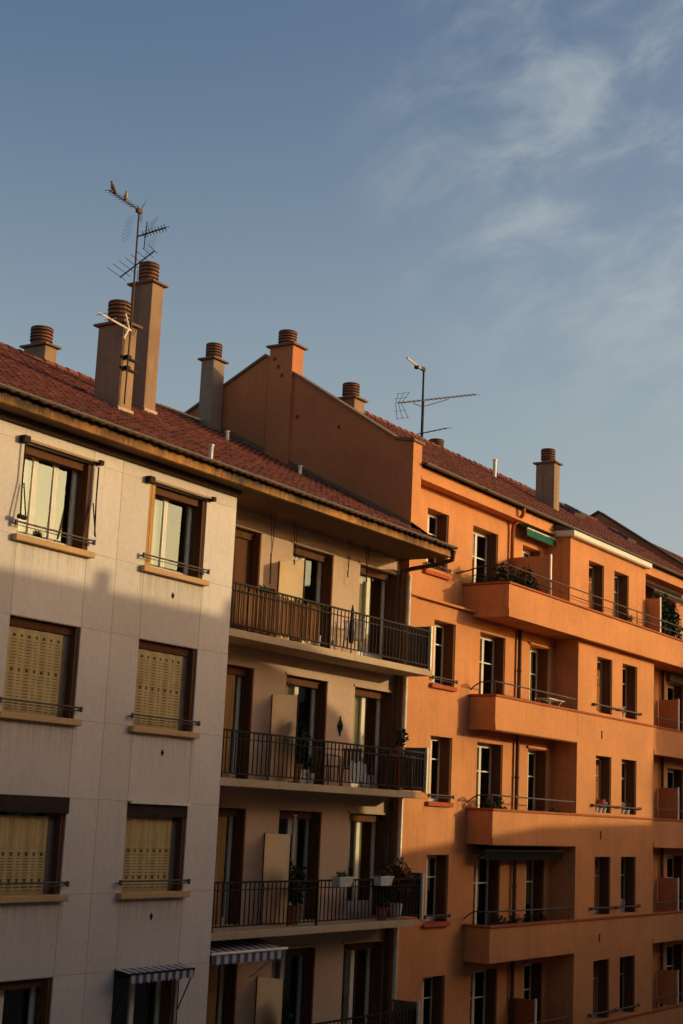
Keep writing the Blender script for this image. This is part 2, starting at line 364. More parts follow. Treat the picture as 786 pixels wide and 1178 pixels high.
# ------------------------------------------------------------------ ground
MB().box(-400, 400, -400, 400, -.30, -.012).build('ground', 'paving')['kind'] = 'structure'
MB().box(-300, 300, -15.2, -2.4, -.2, -.004).build('road', 'asphalt')['kind'] = 'structure'
MB().box(-300, 300, -2.3, .9, -.2, .12).build('pavement', 'paving')['kind'] = 'structure'
MB().box(-300, 300, -18.2, -15.3, -.2, .12).build('pavement', 'paving')['kind'] = 'structure'
for y in (-2.4, -15.3): MB().box(-300, 300, y, y + .1, -.2, .125).build('kerb', 'kerb', bevel=.01)['kind'] = 'structure'

# ------------------------------------------------------------------ tiled roof sheets
def roof_sheet(x0, x1, y0, z0, y1, z1, course=.34, roll=.235, lift=.035):
    """Rolled clay tiles: rolls along X, stepped courses up the slope, from the eave (y0,z0) to the ridge (y1,z1)."""
    mb = MB(); mb.uv = []
    Ls = math.hypot(y1 - y0, z1 - z0); nc = int(round(Ls / course)); sy = (y1 - y0) / Ls; sz = (z1 - z0) / Ls
    nrm = (-sz if y1 > y0 else sz, abs(sy))
    prof = [(0, 0), (.22, .75), (.40, 1), (.58, .75), (.80, 0)]
    nt_ = int((x1 - x0) / roll); xs = []
    for k in range(nt_): xs += [(x0 + (k + a) * roll, h, k) for a, h in prof]
    xs.append((x0 + nt_ * roll, 0, nt_ - 1)); nx = len(xs)
    rows = []
    for c in range(nc):
        rows += [(c, 0.0, 1.0), (c, 1.0, 0.0)]
    jit = random.Random(3)
    jy = {}
    for c, a, up in rows:
        for x, h, k in xs:
            j = jy.setdefault((c, k), ((jit.uniform(-.014, .014) + (jit.choice((0, 0, -.05)) if jit.random() < .03 else 0)), jit.uniform(0, .010) + (.02 if jit.random() < .012 else 0)))
            d = (c + a) * Ls / nc + (j[0] if a == 0 else 0.02)
            hh = h * lift + up * .028 + j[1]
            mb.v.append((x, y0 + sy * d + nrm[0] * hh, z0 + sz * d + nrm[1] * hh)); mb.uv.append((k + .5, c + .5))
    for r in range(len(rows) - 1):
        for i in range(nx - 1):
            q = (r * nx + i, r * nx + i + 1, (r + 1) * nx + i + 1, (r + 1) * nx + i)
            mb.f.append(q if y1 > y0 else q[::-1]); mb.mi.append(0)
    return mb
def ridge(x0, x1, y, z, r=.13, step=.4):
    mb = MB(); mb.uv = []
    n = int((x1 - x0) / step)
    rg = random.Random(5)
    for k in range(n):
        xa = x0 + k * step; o = len(mb.v); dz = rg.uniform(-.012, .012)
        for x, rr in ((xa - .03, r * 1.12), (xa + step, r * .92)):
            for i in range(9):
                t = math.pi * i / 8 * 1.1 - .05 * math.pi
                mb.v.append((x, y + rr * math.cos(t), z + dz + rr * math.sin(t))); mb.uv.append((k + .5, 99.5))
        for i in range(8): mb.f.append((o + i, o + i + 1, o + 10 + i, o + 9 + i)); mb.mi.append(0)
        mb.f.append(tuple(range(o, o + 9))); mb.mi.append(0)
    return mb

# ------------------------------------------------------------------ chimneys, windows, doors
def chimney(parent, x0, x1, y0, y1, zb, zt, pot_r=.24, pot_h=.46, mt='chimney', label=None, hooks=False, pots=1, base=None):
    mb = MB(); mb.box(x0, x1, y0, y1, zb, zt)
    ch = mb.build('chimney', mt, parent, base=base, bevel=.012)
    if label: ch['label'] = label
    MB().box(x0 - .085, x1 + .085, y0 - .085, y1 + .085, zt, zt + .055).build('chimney_cap', 'cap', ch, base=base, bevel=.015)
    cx, cy = (x0 + x1) / 2, (y0 + y1) / 2; r = pot_r
    prof = [(r * .92, 0), (r * .92, pot_h * .16)]; n = 4
    for k in range(n):
        z = pot_h * (.18 + .72 * k / n); dz = pot_h * .72 / n
        prof += [(r * .80, z), (r * .80, z + dz * .35), (r * 1.02, z + dz * .42), (r * 1.0, z + dz * .95)]
    prof += [(r * .80, pot_h * .90), (r * .80, pot_h * .92), (r * 1.03, pot_h * .93), (r * .95, pot_h * .99), (r * .5, pot_h * 1.04), (.01, pot_h * 1.05)]
    MB().lathe((cx, cy, zt + .055), prof, 24).build('chimney_pot', 'pot', ch, base=base, smooth=False)
    return ch
def frame_mb(w, h, d, casements=2, transoms=(), bar=.055, stile=.06, low=0):
    """Window frame standing in the opening at depth d: outer frame, casement stiles, glazing bars."""
    mb = MB(); b = bar
    mb.box(0, b, d, d + .07, 0, h); mb.box(w - b, w, d, d + .07, 0, h); mb.box(b, w - b, d, d + .07, h - b, h); mb.box(b, w - b, d, d + .07, 0, b)
    cw = (w - 2 * b) / casements
    for k in range(casements):
        a = b + k * cw + .002; e = a + cw - .004
        mb.box(a, a + stile, d - .018, d + .035, b + .004, h - b - .004); mb.box(e - stile, e, d - .018, d + .035, b + .004, h - b - .004)
        mb.box(a + stile, e - stile, d - .016, d + .033, h - b - .004 - stile, h - b - .004); mb.box(a + stile, e - stile, d - .016, d + .033, b + .004, b + .004 + stile)
        if low: mb.box(a + stile, e - stile, d - .004, d + .025, b + stile, low)
        for t in transoms: mb.box(a + stile, e - stile, d - .012, d + .03, h * t - .016, h * t + .016)
    return mb
def pane_mb(w, h, d, casements=2, b=.055, low=0, lean=.012):
    mb = MB(); cw = (w - 2 * b) / casements
    for k in range(casements): mb.quad((b + k * cw + .05, d + .01, max(b + .05, low)), (b + (k + 1) * cw - .05, d + .01, max(b + .05, low)), (b + (k + 1) * cw - .05, d + .01 - lean, h - b - .05), (b + k * cw + .05, d + .01 - lean, h - b - .05))
    return mb
def curtain_mb(x0, x1, z0, z1, y, folds=7, amp=.025, seed=0):
    mb = MB(); rg = random.Random(seed); n = folds * 8; vs = []
    ph = rg.uniform(0, 6)
    for i in range(n + 1):
        x = x0 + (x1 - x0) * i / n; o = amp * (math.sin(ph + i / n * folds * 2 * math.pi) + .4 * math.sin(2.3 * i / n * folds * 2 * math.pi))
        vs += [(x, y + o * 1.3, z0), (x, y + o * .8, z1)]
    return mb.add(vs, [(2 * i, 2 * i + 2, 2 * i + 3, 2 * i + 1) for i in range(n)])
def leaf_pack_mb(x0, x1, y0, y1, h, n=3):
    """Folded slatted shutter leaves stacked against a jamb."""
    mb = MB()
    for k in range(n):
        a = x0 + (x1 - x0) * k / n; e = x0 + (x1 - x0) * (k + 1) / n - .006
        mb.box(a, e, y0 + .006 * (k % 2), y1 - .008 * (k % 2), .03, h - .03)
    ny = 3
    for k in range(ny):                                # raised stiles on the broad face
        yy = y0 + (y1 - y0) * (k + .5) / ny
        mb.box(x0 - .006, x0, yy - .012, yy + .012, .06, h - .06)
    return mb
def closed_shutter(w, h, d, leaves=8, pale=None):
    """Folding shutter pulled across: leaves slightly folded, rows of small ventilation slots."""
    mb = MB(); lw = w / leaves; a = .022
    for k in range(leaves):
        x0 = k * lw; ya, yb = (d, d + a) if k % 2 == 0 else (d + a, d)
        mb.add([(x0, ya, 0), (x0 + lw, yb, 0), (x0 + lw, yb, h), (x0, ya, h), (x0, ya + .02, 0), (x0 + lw, yb + .02, 0), (x0 + lw, yb + .02, h), (x0, ya + .02, h)],
               [(0, 1, 2, 3), (5, 4, 7, 6), (3, 2, 6, 7), (0, 4, 5, 1), (0, 3, 7, 4), (1, 5, 6, 2)])
        ym = (ya + yb) / 2 - .004
        nr = 24
        for r in range(nr):
            z = h * (.05 + .88 * r / nr)
            big = r in (12, 23) or (pale and r in (3,))
            hh = .045 if big else .011; ww = .34 if big else .62
            xa = x0 + lw * (.5 - ww / 2); xb = x0 + lw * (.5 + ww / 2)
            fy = lambda x: ya + (yb - ya) * (x - x0) / lw - .003
            if pale and r > 13: continue
            mb.quad((xa, fy(xa), z), (xb, fy(xb), z), (xb, fy(xb), z + hh), (xa, fy(xa), z + hh), 1)
        if pale:
            mb.quad((x0 + lw * .42, ya + (yb - ya) * .42 - .003, h * .56), (x0 + lw * .58, ya + (yb - ya) * .58 - .003, h * .56), (x0 + lw * .58, ya + (yb - ya) * .58 - .003, h * .97), (x0 + lw * .42, ya + (yb - ya) * .42 - .003, h * .97), 2)
    return mb
def guard_mb(w, z=.2, y=-.08, r=.016, left=.15, right=.1):
    mb = MB(); mb.tube([(-left, y, z), (w + right, y, z)], r, 8); mb.tube([(-left, y, z - .055), (w + right, y, z - .055)], r * .5, 6)
    for x in (-left + .02, w + right - .03):
        mb.box(x - .016, x + .016, y - .02, y + .02, z - .07, z + .022); mb.tube([(x, y, z - .03), (x, .02, z - .03)], .013, 6)
    return mb

# ================================================================== the near, cream building
HS = 2.85
LB = thing('apartment_building', 'cream panelled apartment block with dark railed loggias and red tiled roof', 'building', ORIGIN)
colsL = [(-9.35, -7.66), (-5.87, -4.18), (-2.65, -.94)]
holes = [(a, b, Z(4.19 - HS * k), Z(5.74 - HS * k)) for a, b in colsL for k in range(5)]
MB().wall(-13, 0, 0, Z(6.2), 0, .38, holes).build('wall', 'cream', LB)
MB().box(-.38, -.001, .38, .95, 0, Z(6.2)).box(-13, -12.62, .38, 14.2, 0, Z(6.2)).box(-12.62, 8.05, 13.9, 14.2, 0, Z(6.2)).build('side_wall', 'cream', LB)
jb = MB()
for x in [c for ab in colsL for c in ab] + [-6.76, -3.41, -10.2]:
    cuts = [0, Z(6.1)]
    if x in [c for ab in colsL for c in ab]:
        for k in range(4, -1, -1): cuts[-1:-1] = [Z(4.09 - HS * k), Z(5.74 - HS * k)]
    for a, b in zip(cuts[::2], cuts[1::2]): jb.box(x - .006, x + .006, -.0025, .01, a, b)
segs = [(-13, -9.35), (-7.66, -5.87), (-4.18, -2.65), (-.94, -.003)]
for k in range(5):
    jb.box(-13, -.003, -.002, .01, Z(5.74 - HS * k) + .004, Z(5.74 - HS * k) + .016)
    for a, b in segs: jb.box(a + .12, b - (.12 if b < -.1 else 0), -.002, .01, Z(4.19 - HS * k) - .006, Z(4.19 - HS * k) + .006)
jb.build('panel_joint', 'joint', LB)
# inside: dim rooms behind the panes
it = MB()
it.box(-12.6, 7.9, 3.6, 3.7, 0, Z(6.0))
for k in range(6): it.box(-12.6, -.4, .39, 3.6, Z(3.1 - HS * k), Z(3.25 - HS * k))
for k in range(6): it.box(-.35, 8.0, 1.36, 3.6, Z(3.1 - HS * k), Z(3.25 - HS * k))
for x in (-7, -3.4, -.39, 2.7, 5.6): it.box(x - .05, x + .05, 1.4, 3.6, 0, Z(6.0))
it.build('interior', 'dark', LB)
# eave, soffit, gutter, roof
MB().box(-13.3, 8.055, -.5, -.40, Z(6.085), Z(6.30)).build('fascia', 'fascia', LB, bevel=.01)
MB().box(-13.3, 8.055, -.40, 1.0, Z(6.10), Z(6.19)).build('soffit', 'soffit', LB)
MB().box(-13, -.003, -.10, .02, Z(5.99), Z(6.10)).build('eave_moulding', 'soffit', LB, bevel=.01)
gm = MB(); pts = [(-.5 - .065 + .06 * math.cos(t), Z(6.335) - .055 * math.sin(t)) for t in [math.pi * i / 8 for i in range(9)]]
pts2 = [(-.5 - .065 + .067 * math.cos(t), Z(6.335) - .062 * math.sin(t)) for t in [math.pi * i / 8 for i in range(8, -1, -1)]]
gm.prism_x(pts + pts2, -13.3, 8.03)
for i in range(18): gm.box(-13 + 1.2 * i, -12.97 + 1.2 * i, -.64, -.49, Z(6.33), Z(6.345))
gm.build('gutter', 'zinc', LB)
rf = roof_sheet(-13.2, 8.10, -.62, Z(6.22), 7.1, Z(10.04)).build('roof', 'tile', LB)
roof_sheet(-13.2, 8.10, 14.6, Z(6.29), 7.1, Z(10.04)).build('roof', 'tile', LB)
MB().prism_x([(-.3, Z(6.2)), (7.1, Z(9.95)), (14.2, Z(6.4)), (14.2, Z(6.2))], -12.98, -12.65).build('gable', 'cream', LB)
ridge(-13.2, 8.05, 7.1, Z(10.0)).build('ridge_tile', 'tile', LB)
MB().box(7.2, 8.055, 6.95, 7.3, Z(10.08), Z(10.13)).box(5.9, 7.2, 7.0, 7.2, Z(10.10), Z(10.14)).build('ridge_flashing', 'pale_metal', LB)
chimney(LB, -.70, -.27, 2.65, 3.33, Z(7.6), Z(9.72), .235, .50, label='short chimney stack carrying the aerial mast')
chimney(LB, 2.22, 2.63, 4.45, 5.08, Z(8.5), Z(11.84), .235, .50, label='tallest chimney stack, standing behind the short one')
chimney(LB, 2.0, 2.40, 7.45, 8.15, Z(9.4), Z(10.66), .27, .46, label='low chimney stack just behind the ridge')
chimney(LB, 7.50, 8.0, 6.65, 7.06, Z(9.5), Z(11.76), .22, .44, 'chimney_grey', label='grey chimney stack against the orange gable wall')
for ch_, (x0, x1, y) in ((0, (-.73, -.24, 2.62)), (1, (2.19, 2.66, 4.42))):
    z = 6.49 + .5 * y; MB().box(x0, x1, y - .02, y + .02, Z(z - .1), Z(z + .14)).build('chimney_flashing', 'slab', LB, bevel=.01)
for x, y, z0, h in ((-.99, -.05, 6.42, .36), (8.0 - 1.2, 3.2, 8.02, .32), (6.0, 4.9, 8.9, .3)):
    MB().tube([(x, y, Z(z0)), (x, y, Z(z0 + h))], .045, 10).tube([(x, y, Z(z0 + h)), (x, y, Z(z0 + h + .04))], .06, 10).build('vent_pipe', 'pale_metal', LB)

# windows of the flat part of the facade
def window_left(x0, x1, k, kind):
    w = x1 - x0; h = 1.55; loc = (x0, 0, Z(4.19 - HS * k))
    d = .27
    fr = frame_mb(w - .10, h, d, 3 if kind == 'open3' else 2, (), .05, .055)
    o = fr.build('window', 'white', LB, loc)
    pane_mb(w - .10, h, d, 3 if kind == 'open3' else 2, .05).build('pane', 'glass', o)
    MB().box(-.12, w + .09, -.11, d + .05, -.10, .004).build('sill', 'sill', o, bevel=.012)
    guard_mb(w).build('guard_rail', 'rail_grey', o)
    leaf_pack_mb(w - .105, w - .006, .02, d - .03, h, 3).build('folded_shutter', 'brown', o)
    MB().box(.003, w - .003, .10, d - .02, h - .15, h - .003).build('shade_or_shutter_box', 'brown', o)  # added dark box, paints the shadow under the window head
    if kind == 'open3':
        curtain_mb(.30, .62, .08, h - .1, d + .09, 4, .025, k).build('curtain', 'curtain', o)
    if kind == 'open2':
        leaf_pack_mb(.004, .20, .02, .10, h, 4).build('folded_shutter', 'ochre_shutter', o)
        curtain_mb(.34, .80, .08, h - .1, d + .09, 5, .025, k).build('curtain', 'curtain', o)
    if kind in ('rod', 'open2', 'open3'):
        MB().tube([(-.06, -.07, h + .04), (w + .08, -.07, h + .04)], .017, 8).build('awning_rail', 'sill', o)
        rb = MB(); rb.tube([(-.06, -.02, h + .01), (w + .06, -.02, h + .01)], .016, 6); rb.box(-.14, .0, -.12, .02, h - .03, h + .08); rb.box(w + .04, w + .13, -.12, .02, h - .01, h + .07)
        if kind == 'open3':
            for x in (-.05, w + .06): rb.tube([(x, -.06, h - .05), (x + (.0), -.06, h * .58), (x - .06, -.14, .28)], .014, 6)
            for x in (-.0, w + .0): rb.tube([(x, -.05, h * .55), (x, -.16, .25)], .012, 6)
            rb.tube([(-.16, -.15, .27), (-.0, -.15, .27)], .04, 8)
        rb.build('awning_rod', 'iron', o)
    if kind in ('shut', 'shut_dark', 'shut_pale'):
        cs = closed_shutter(w - .30, h - .16 if kind != 'shut_dark' else h - .3, .12, 8, kind != 'shut')
        cs.build('shutter', ['pvc', 'slot', 'ochre_shutter'], o)
        MB().box(w - .295, w - .11, .14, .16, 0, h - .1).build('shutter_side_shade', 'plate', o)  # dark strip painting the shade on the side of the folded leaves
        if kind == 'shut_dark': MB().box(-.02, w + .01, -.045, .14, h - .25, h + .02).build('awning_roll_or_recess', 'brown_awn', o, bevel=.012)
        if kind == 'shut_pale':
            MB().box(.03, w - .0, -.07, -.02, h - .03, h + .02).build('awning_rail', 'pale_metal', o)
            MB().box(.0, w, .0, .12, h - .24, h - .02).build('awning_roll_or_recess', 'brown_awn', o)  # dark block standing for the shaded recess, shade put into its colour
    if kind == 'striped':
        aw = MB(); n = 16
        for i in range(n):
            a = -.02 + (w + .04) * i / n; e = -.02 + (w + .04) * (i + 1) / n
            aw.quad((a, -.02, h + .03), (a, -.36, h - .02), (e, -.36, h - .02), (e, -.02, h + .03)); aw.add([(a, -.362, h - .02), (a, -.362, h - .15), ((a + e) / 2, -.362, h - .19), (e, -.362, h - .15), (e, -.362, h - .02)], [(0, 1, 2, 3, 4)])
        aw.build('awning', 'stripe', o)
        ar = MB(); ar.tube([(-.03, -.36, h - .02), (w + .03, -.36, h - .02)], .018, 8)
        for x in (-.03, w + .03): ar.tube([(x, -.36, h - .03), (x, -.03, h - .75)], .013, 6); ar.tube([(x, -.02, h + .05), (x, -.02, .1)], .011, 6)
        ar.build('awning_arm', 'iron', o)
    return o
spec = [('open3', 'shut', 'shut_dark', 'open', 'shut'), ('open2', 'shut', 'shut_pale', 'striped', 'open')]
for k in range(5):
    window_left(*colsL[0], k, ('open', 'shut', 'shut', 'open', 'shut')[k]); window_left(*colsL[1], k, spec[0][k]); window_left(*colsL[2], k, spec[1][k])
vt = MB().tube([(0, -.004, .055), (.035, -.004, 0), (0, -.004, -.055), (-.035, -.004, 0), (0, -.004, .055)], .009, 6).add([(0, -.003, .05), (.03, -.003, 0), (0, -.003, -.05), (-.03, -.003, 0)], [(0, 3, 2, 1)]).build('wall_vent', 'iron', LB, (-1.79, 0, Z(3.78)))
for k in range(1, 5): clone(vt, (-1.79, 0, Z(3.78 - 2.855 * k)))

# loggias
doors = [(.72, 2.22), (3.41, 5.05), (6.2, 7.88)]
holes = [(a, b, Z(3.425 - HS * k), Z(5.72 - HS * k)) for a, b in doors for k in range(6)]
MB().wall(.0, 8.05, 0, Z(6.15), .95, .38, holes).build('loggia_wall', 'loggia', LB)
def door_left(i, k):
    a, b = doors[i]; w = b - a; h = 2.29; d = .27
    o = frame_mb(w - .07, h, d, 2, (), .06, .07, low=.34 if i != 0 else 0).build('balcony_door', 'white' if not (k > 1 and i == 1) else 'grey_frame', LB, (a, .95, Z(3.425 - HS * k)))
    pane_mb(w - .07, h, d, 2, .06, .3 if i != 0 else 0).build('pane', 'glass', o)
    leaf_pack_mb(w - .075, w - .006, -.015, d - .02, h, 2).build('folded_shutter', 'brown', o)
    MB().box(-.05, w + .04, -.025, .012, h + .002, h + .05).build('lintel', 'loggia', o)
    MB().box(.003, w - .003, .14, d - .02, h - .17, h - .003).build('shade_or_shutter_box', 'brown', o)  # added box: shadow at the door head put in as dark wood
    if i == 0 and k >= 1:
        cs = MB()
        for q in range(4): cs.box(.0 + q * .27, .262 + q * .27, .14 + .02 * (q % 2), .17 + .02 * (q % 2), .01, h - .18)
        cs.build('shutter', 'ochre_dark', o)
    if i == 0 and k == 0:
        MB().box(.50, 1.40, .19, .22, .02, h - .17).build('shutter', 'brown', o)
    cu = {(2, 0): [(.30, 1.02)], (1, 0): [(.30, .82)], (2, 1): [(.30, 1.08)], (1, 1): [(.30, .84)], (2, 2): [(.30, .62), (.84, 1.10)], (1, 2): [(1.0, 1.2)], (2, 3): [(.66, .8)], (1, 3): [(.3, .62)]}.get((i, k), [])
    for q, (xa, xb) in enumerate(cu): curtain_mb(xa, xb, .03, h - .12, d + .075, max(3, int((xb - xa) * 9)), .028, k * 7 + i + q).build('curtain', 'curtain', o)
    return o
for k in range(5):
    for i in range(3): door_left(i, k)
# balconies
def railing_mb(x0, x1, zt, zb, y=.03, sp=.148):
    mb = MB(); mb.box(x0, x1, y - .022, y + .022, zt - .035, zt)
    mb.box(x0, x1, y - .012, y + .012, zb + .08, zb + .105); n = int((x1 - x0) / sp)
    mb.box(x0, x1, y - .012, y + .012, zt - .17, zt - .15)
    for i in range(n + 1):
        x = x0 + (x1 - x0) * i / n; mb.box(x - .009, x + .009, y - .009, y + .009, zb + .08, zt - .035)
    for x in (x0 + .02, x0 + (x1 - x0) * .455, x1 - .02): mb.box(x - .02, x + .02, y - .02, y + .02, zb - .02, zt)
    return mb
bal = MB().box(.002, 7.62, .0, .96, Z(3.27), Z(3.42)).build('balcony', 'slab', LB, bevel=.008)
MB().box(7.622, 8.053, .002, .74, Z(3.272), Z(3.418)).build('slab_end', 'slab', bal, bevel=.008)
railing_mb(.02, 7.9, Z(4.34), Z(3.42)).build('railing', 'iron', bal)
ep = MB(); ep.box(7.955, 7.975, .03, .70, Z(3.45), Z(4.44))
for i in range(14): ep.box(7.935, 7.955, .07 + .046 * i, .092 + .046 * i, Z(3.5), Z(4.40))
ep.box(7.93, 7.98, .03, .70, Z(4.40), Z(4.445)); ep.build('end_panel', 'plate', bal)
MB().box(7.93, 8.0, -.03, .025, Z(3.40), Z(4.46)).build('end_post', 'pale_metal', bal, bevel=.006)
for k in range(1, 5):
    c = clone(bal, (0, 0, -HS * k))
    for ch_ in c.children:
        if ch_.name.startswith('slab_end'):
            ch_.data = ch_.data.copy(); ch_.data.materials[0] = M['orange']
# rainwater pipes at the junction
MB().tube([(7.98, -.55, Z(6.25)), (7.98, -.5, Z(6.02)), (7.98, -.1, Z(5.93)), (7.98, .6, Z(5.86)), (7.95, .84, Z(5.80)), (7.93, .86, Z(5.6)), (7.93, .86, .1)], .055, 10).build('rainwater_pipe', 'iron_brown', LB, smooth=True)
MB().tube([(7.99, .66, Z(5.72)), (7.99, .66, .1)], .055, 10).build('rainwater_pipe', 'pale_metal', LB, smooth=True)
# frosted glass screens between the flats, one per floor
gs = MB().box(2.90, 2.915, .29, .94, Z(3.45), Z(5.23)).build('glass_screen', 'frost', LB)
MB().box(2.892, 2.923, .27, .288, Z(3.42), Z(5.24)).box(2.892, 2.923, .925, .945, Z(3.42), Z(5.24)).build('screen_post', 'iron', gs)
for k in range(1, 5): clone(gs, (0, 0, -HS * k))
# striped loggia awning on the fourth row
aw = MB(); n = 30; x0, x1 = .05, 2.45; zz = lambda v: Z(v)
for i in range(n):
    a = x0 + (x1 - x0) * i / n; e = x0 + (x1 - x0) * (i + 1) / n
    aw.quad((a, .85, Z(-2.48)), (a, .0, Z(-2.66)), (e, .0, Z(-2.66)), (e, .85, Z(-2.48))); aw.add([(a, -.022, Z(-2.67)), (a, -.022, Z(-2.84)), ((a + e) / 2, -.022, Z(-2.88)), (e, -.022, Z(-2.84)), (e, -.022, Z(-2.67))], [(0, 1, 2, 3, 4)])
a_ = aw.build('awning', 'stripe2', LB)
MB().tube([(x0 - .03, -.02, Z(-2.67)), (x1 + .06, -.02, Z(-2.67))], .03, 8).tube([(x1 - .02, -.02, Z(-2.68)), (x1 - .02, .8, Z(-3.3))], .015, 6).build('awning_bar', 'pale_metal', a_)

# ================================================================== the orange building
HR = 2.86
RB = thing('apartment_building', 'orange rendered apartment block with solid parapet balconies and a gable end wall', 'building', ORIGIN)
c1, c2, c3, c4 = (9.47, 10.60), (11.96, 13.45), (15.0, 16.2), (25.7, 27.25)
XE = 30.45
holes = []
for k in range(5):
    z = Z(4.84 - HR * k)
    holes += [(*c1, z - 1.60, z), (*c2, z - 2.42, z), (*c3, z - 2.42, z), (*c4, z - 2.42, z)]
MB().wall(8.49, XE, 0, Z(5.25), .75, .40, holes).build('wall', 'orange', RB)
zt = Z(7.70)
holes = [(*c1, zt - 1.5, zt), (*c2, zt - 2.30, zt), (*c3, zt - 2.30, zt), (*c4, zt - 2.3, zt)]
MB().wall(8.49, XE, Z(5.25), Z(8.62), 1.05, .40, holes).build('wall', 'orange', RB)
# party wall with its raking gable
gp = [(.72, 0), (.72, Z(9.06)), (1.22, Z(9.15)), (5.33, Z(11.80)), (8.1, Z(10.38)), (10.6, Z(9.1)), (10.6, 0)]
MB().prism_x(gp, 8.06, 8.49).build('gable_wall', 'firewall', RB, bevel=.008)
MB().box(8.06, 8.4895, .716, .7195, 0, Z(9.055)).build('gable_pier', 'orange', RB)
top = gp[1:6]; cp = MB()
for (ya, za), (yb, zb) in zip(top, top[1:]):
    cp.prism_x([(ya - (.05 if ya < 1 else 0), za + .002), (yb, zb + .002), (yb, zb + .075), (ya - (.05 if ya < 1 else 0), za + .075)], 8.0, 8.55)
cp.build('coping', 'cap', RB)
chimney(RB, 7.97, 8.48, 4.42, 5.16, Z(8.3), Z(12.0), .245, .42, 'firewall', label='chimney stack built into the orange gable wall')
for q, (y, z) in enumerate(((4.95, 11.63), (4.82, 11.40), (4.70, 11.15), (4.2, 10.0), (2.9, 9.6))):
    MB().box(7.955 if q < 3 else 8.045, 7.975 if q < 3 else 8.062, y, y + .07, Z(z), Z(z + .09)).build('anchor_plate', 'iron_brown', RB)
# lean-to seam along the foot of the gable wall
MB().prism_x([(-.3, Z(6.49 - .15 + .03)), (7.0, Z(6.49 + 3.5 + .04)), (7.0, Z(6.49 + 3.5 + .2)), (-.3 + 1.02, Z(6.49 + .36 + .2)), (.70, Z(6.49 + .36 + .1)), (.70, Z(6.49 + .38))], 8.03, 8.065).build('wall_flashing', 'cap', RB)
# roof
roof_sheet(8.55, XE, .60, Z(8.56), 5.3, Z(11.475)).build('roof', 'tile2', RB)
roof_sheet(8.55, XE, 10.0, Z(8.56), 5.3, Z(11.475)).build('roof', 'tile2', RB)
ridge(8.55, XE, 5.3, Z(11.44), .12, .38).build('ridge_tile', 'tile2', RB)
gm = MB(); pts = [(.68 - .065 + .06 * math.cos(t), Z(8.62) - .06 * math.sin(t)) for t in [math.pi * i / 8 for i in range(9)]]
pts2 = [(.68 - .065 + .067 * math.cos(t), Z(8.62) - .067 * math.sin(t)) for t in [math.pi * i / 8 for i in range(8, -1, -1)]]
gm.prism_x(pts + pts2, 8.50, XE)
gm.build('gutter', 'zinc', RB)
MB().box(8.495, XE, .78, 1.049, Z(8.27), Z(8.56)).box(8.495, XE, .70, 1.049, Z(8.20), Z(8.268)).build('cornice', 'orange', RB, bevel=.01)
chimney(RB, 20.78, 21.20, 2.77, 3.43, Z(9.3), Z(11.5), .235, .46, label='chimney stack on the front slope of the orange block')
chimney(RB, 10.9, 11.42, 4.3, 4.9, Z(10.4), Z(11.30), .24, .44, label='low chimney stack showing over the gable edge')
chimney(RB, 19.25, 19.85, 6.2, 6.8, Z(10.2), Z(11.83), .25, .44, label='chimney behind the ridge with only its pot showing')
MB().tube([(18.94, 4.0, Z(10.6)), (18.94, 4.0, Z(11.25))], .06, 10).tube([(18.94, 4.0, Z(11.25)), (18.94, 4.0, Z(11.3))], .075, 10).build('vent_pipe', 'pale_metal', RB)
def skylight(x, y, w=.8, h=.9):
    z = 8.185 + .62 * y; s, c = .527, .85
    P = lambda a, u, n: (x + a, y + u * c - n * s, Z(z) + u * s + n * c)
    mb = MB()
    for a0, a1, u0, u1 in ((0, w, 0, .07), (0, w, h - .07, h), (0, .07, .07, h - .07), (w - .07, w, .07, h - .07)):
        v = [P(a, u, n) for n in (.02, .16) for a, u in ((a0, u0), (a1, u0), (a1, u1), (a0, u1))]
        mb.add(v, [(0, 3, 2, 1), (4, 5, 6, 7), (0, 1, 5, 4), (1, 2, 6, 5), (2, 3, 7, 6), (3, 0, 4, 7)])
    o = mb.build('roof_window', 'zinc', RB)
    MB().quad(P(.07, .07, .1), P(w - .07, .07, .1), P(w - .07, h - .07, .1), P(.07, h - .07, .1)).build('pane', 'glass', o)
skylight(24.2, 3.6); skylight(28.3, 3.3); skylight(26.2, 4.3, .6, .7)
# ledge where the top floor steps back
MB().box(8.064, 11.49, .62, 1.06, Z(5.255), Z(5.31)).build('string_course', 'orange', RB, bevel=.01)
# bay
bw = [(17.95, 19.10), (19.90, 21.08)]
holes = [(*b, Z(4.84 - 1.62 - HR * k), Z(4.84 - HR * k)) for b in bw for k in range(5)]
MB().wall(16.6, 22.5, 0, Z(5.158), 0, .40, holes).box(16.602, 16.95, .40, .749, 0, Z(5.155)).box(22.15, 22.498, .40, .749, 0, Z(5.155)).build('bay', 'orange', RB)
holes = [(*b, Z(6.2), Z(7.70)) for b in bw]
MB().wall(16.6, 22.5, Z(5.31), Z(8.16), .30, .35, holes).box(16.602, 16.95, .65, 1.049, Z(5.31), Z(8.155)).box(22.15, 22.498, .65, 1.049, Z(5.31), Z(8.155)).build('bay', 'orange', RB)
MB().box(16.46, 22.62, .14, 1.04, Z(8.16), Z(8.185)).box(16.45, 22.63, .12, 1.045, Z(8.185), Z(8.33)).build('bay_coping', 'white', RB, bevel=.015)
MB().prism_x([(.13, Z(8.332)), (1.0, Z(8.62)), (1.0, Z(8.332))], 16.46, 22.62).build('bay_roof', 'zinc', RB)
it = MB(); it.box(8.6, XE, 3.4, 3.5, 0, Z(8.3))
for k in range(6): it.box(8.6, XE, 1.16, 3.4, Z(2.1 - HR * k), Z(2.24 - HR * k))
it.box(8.6, XE, 1.46, 3.4, Z(5.1), Z(5.24)); it.box(8.6, XE, 1.46, 3.4, Z(8.2), Z(8.3))
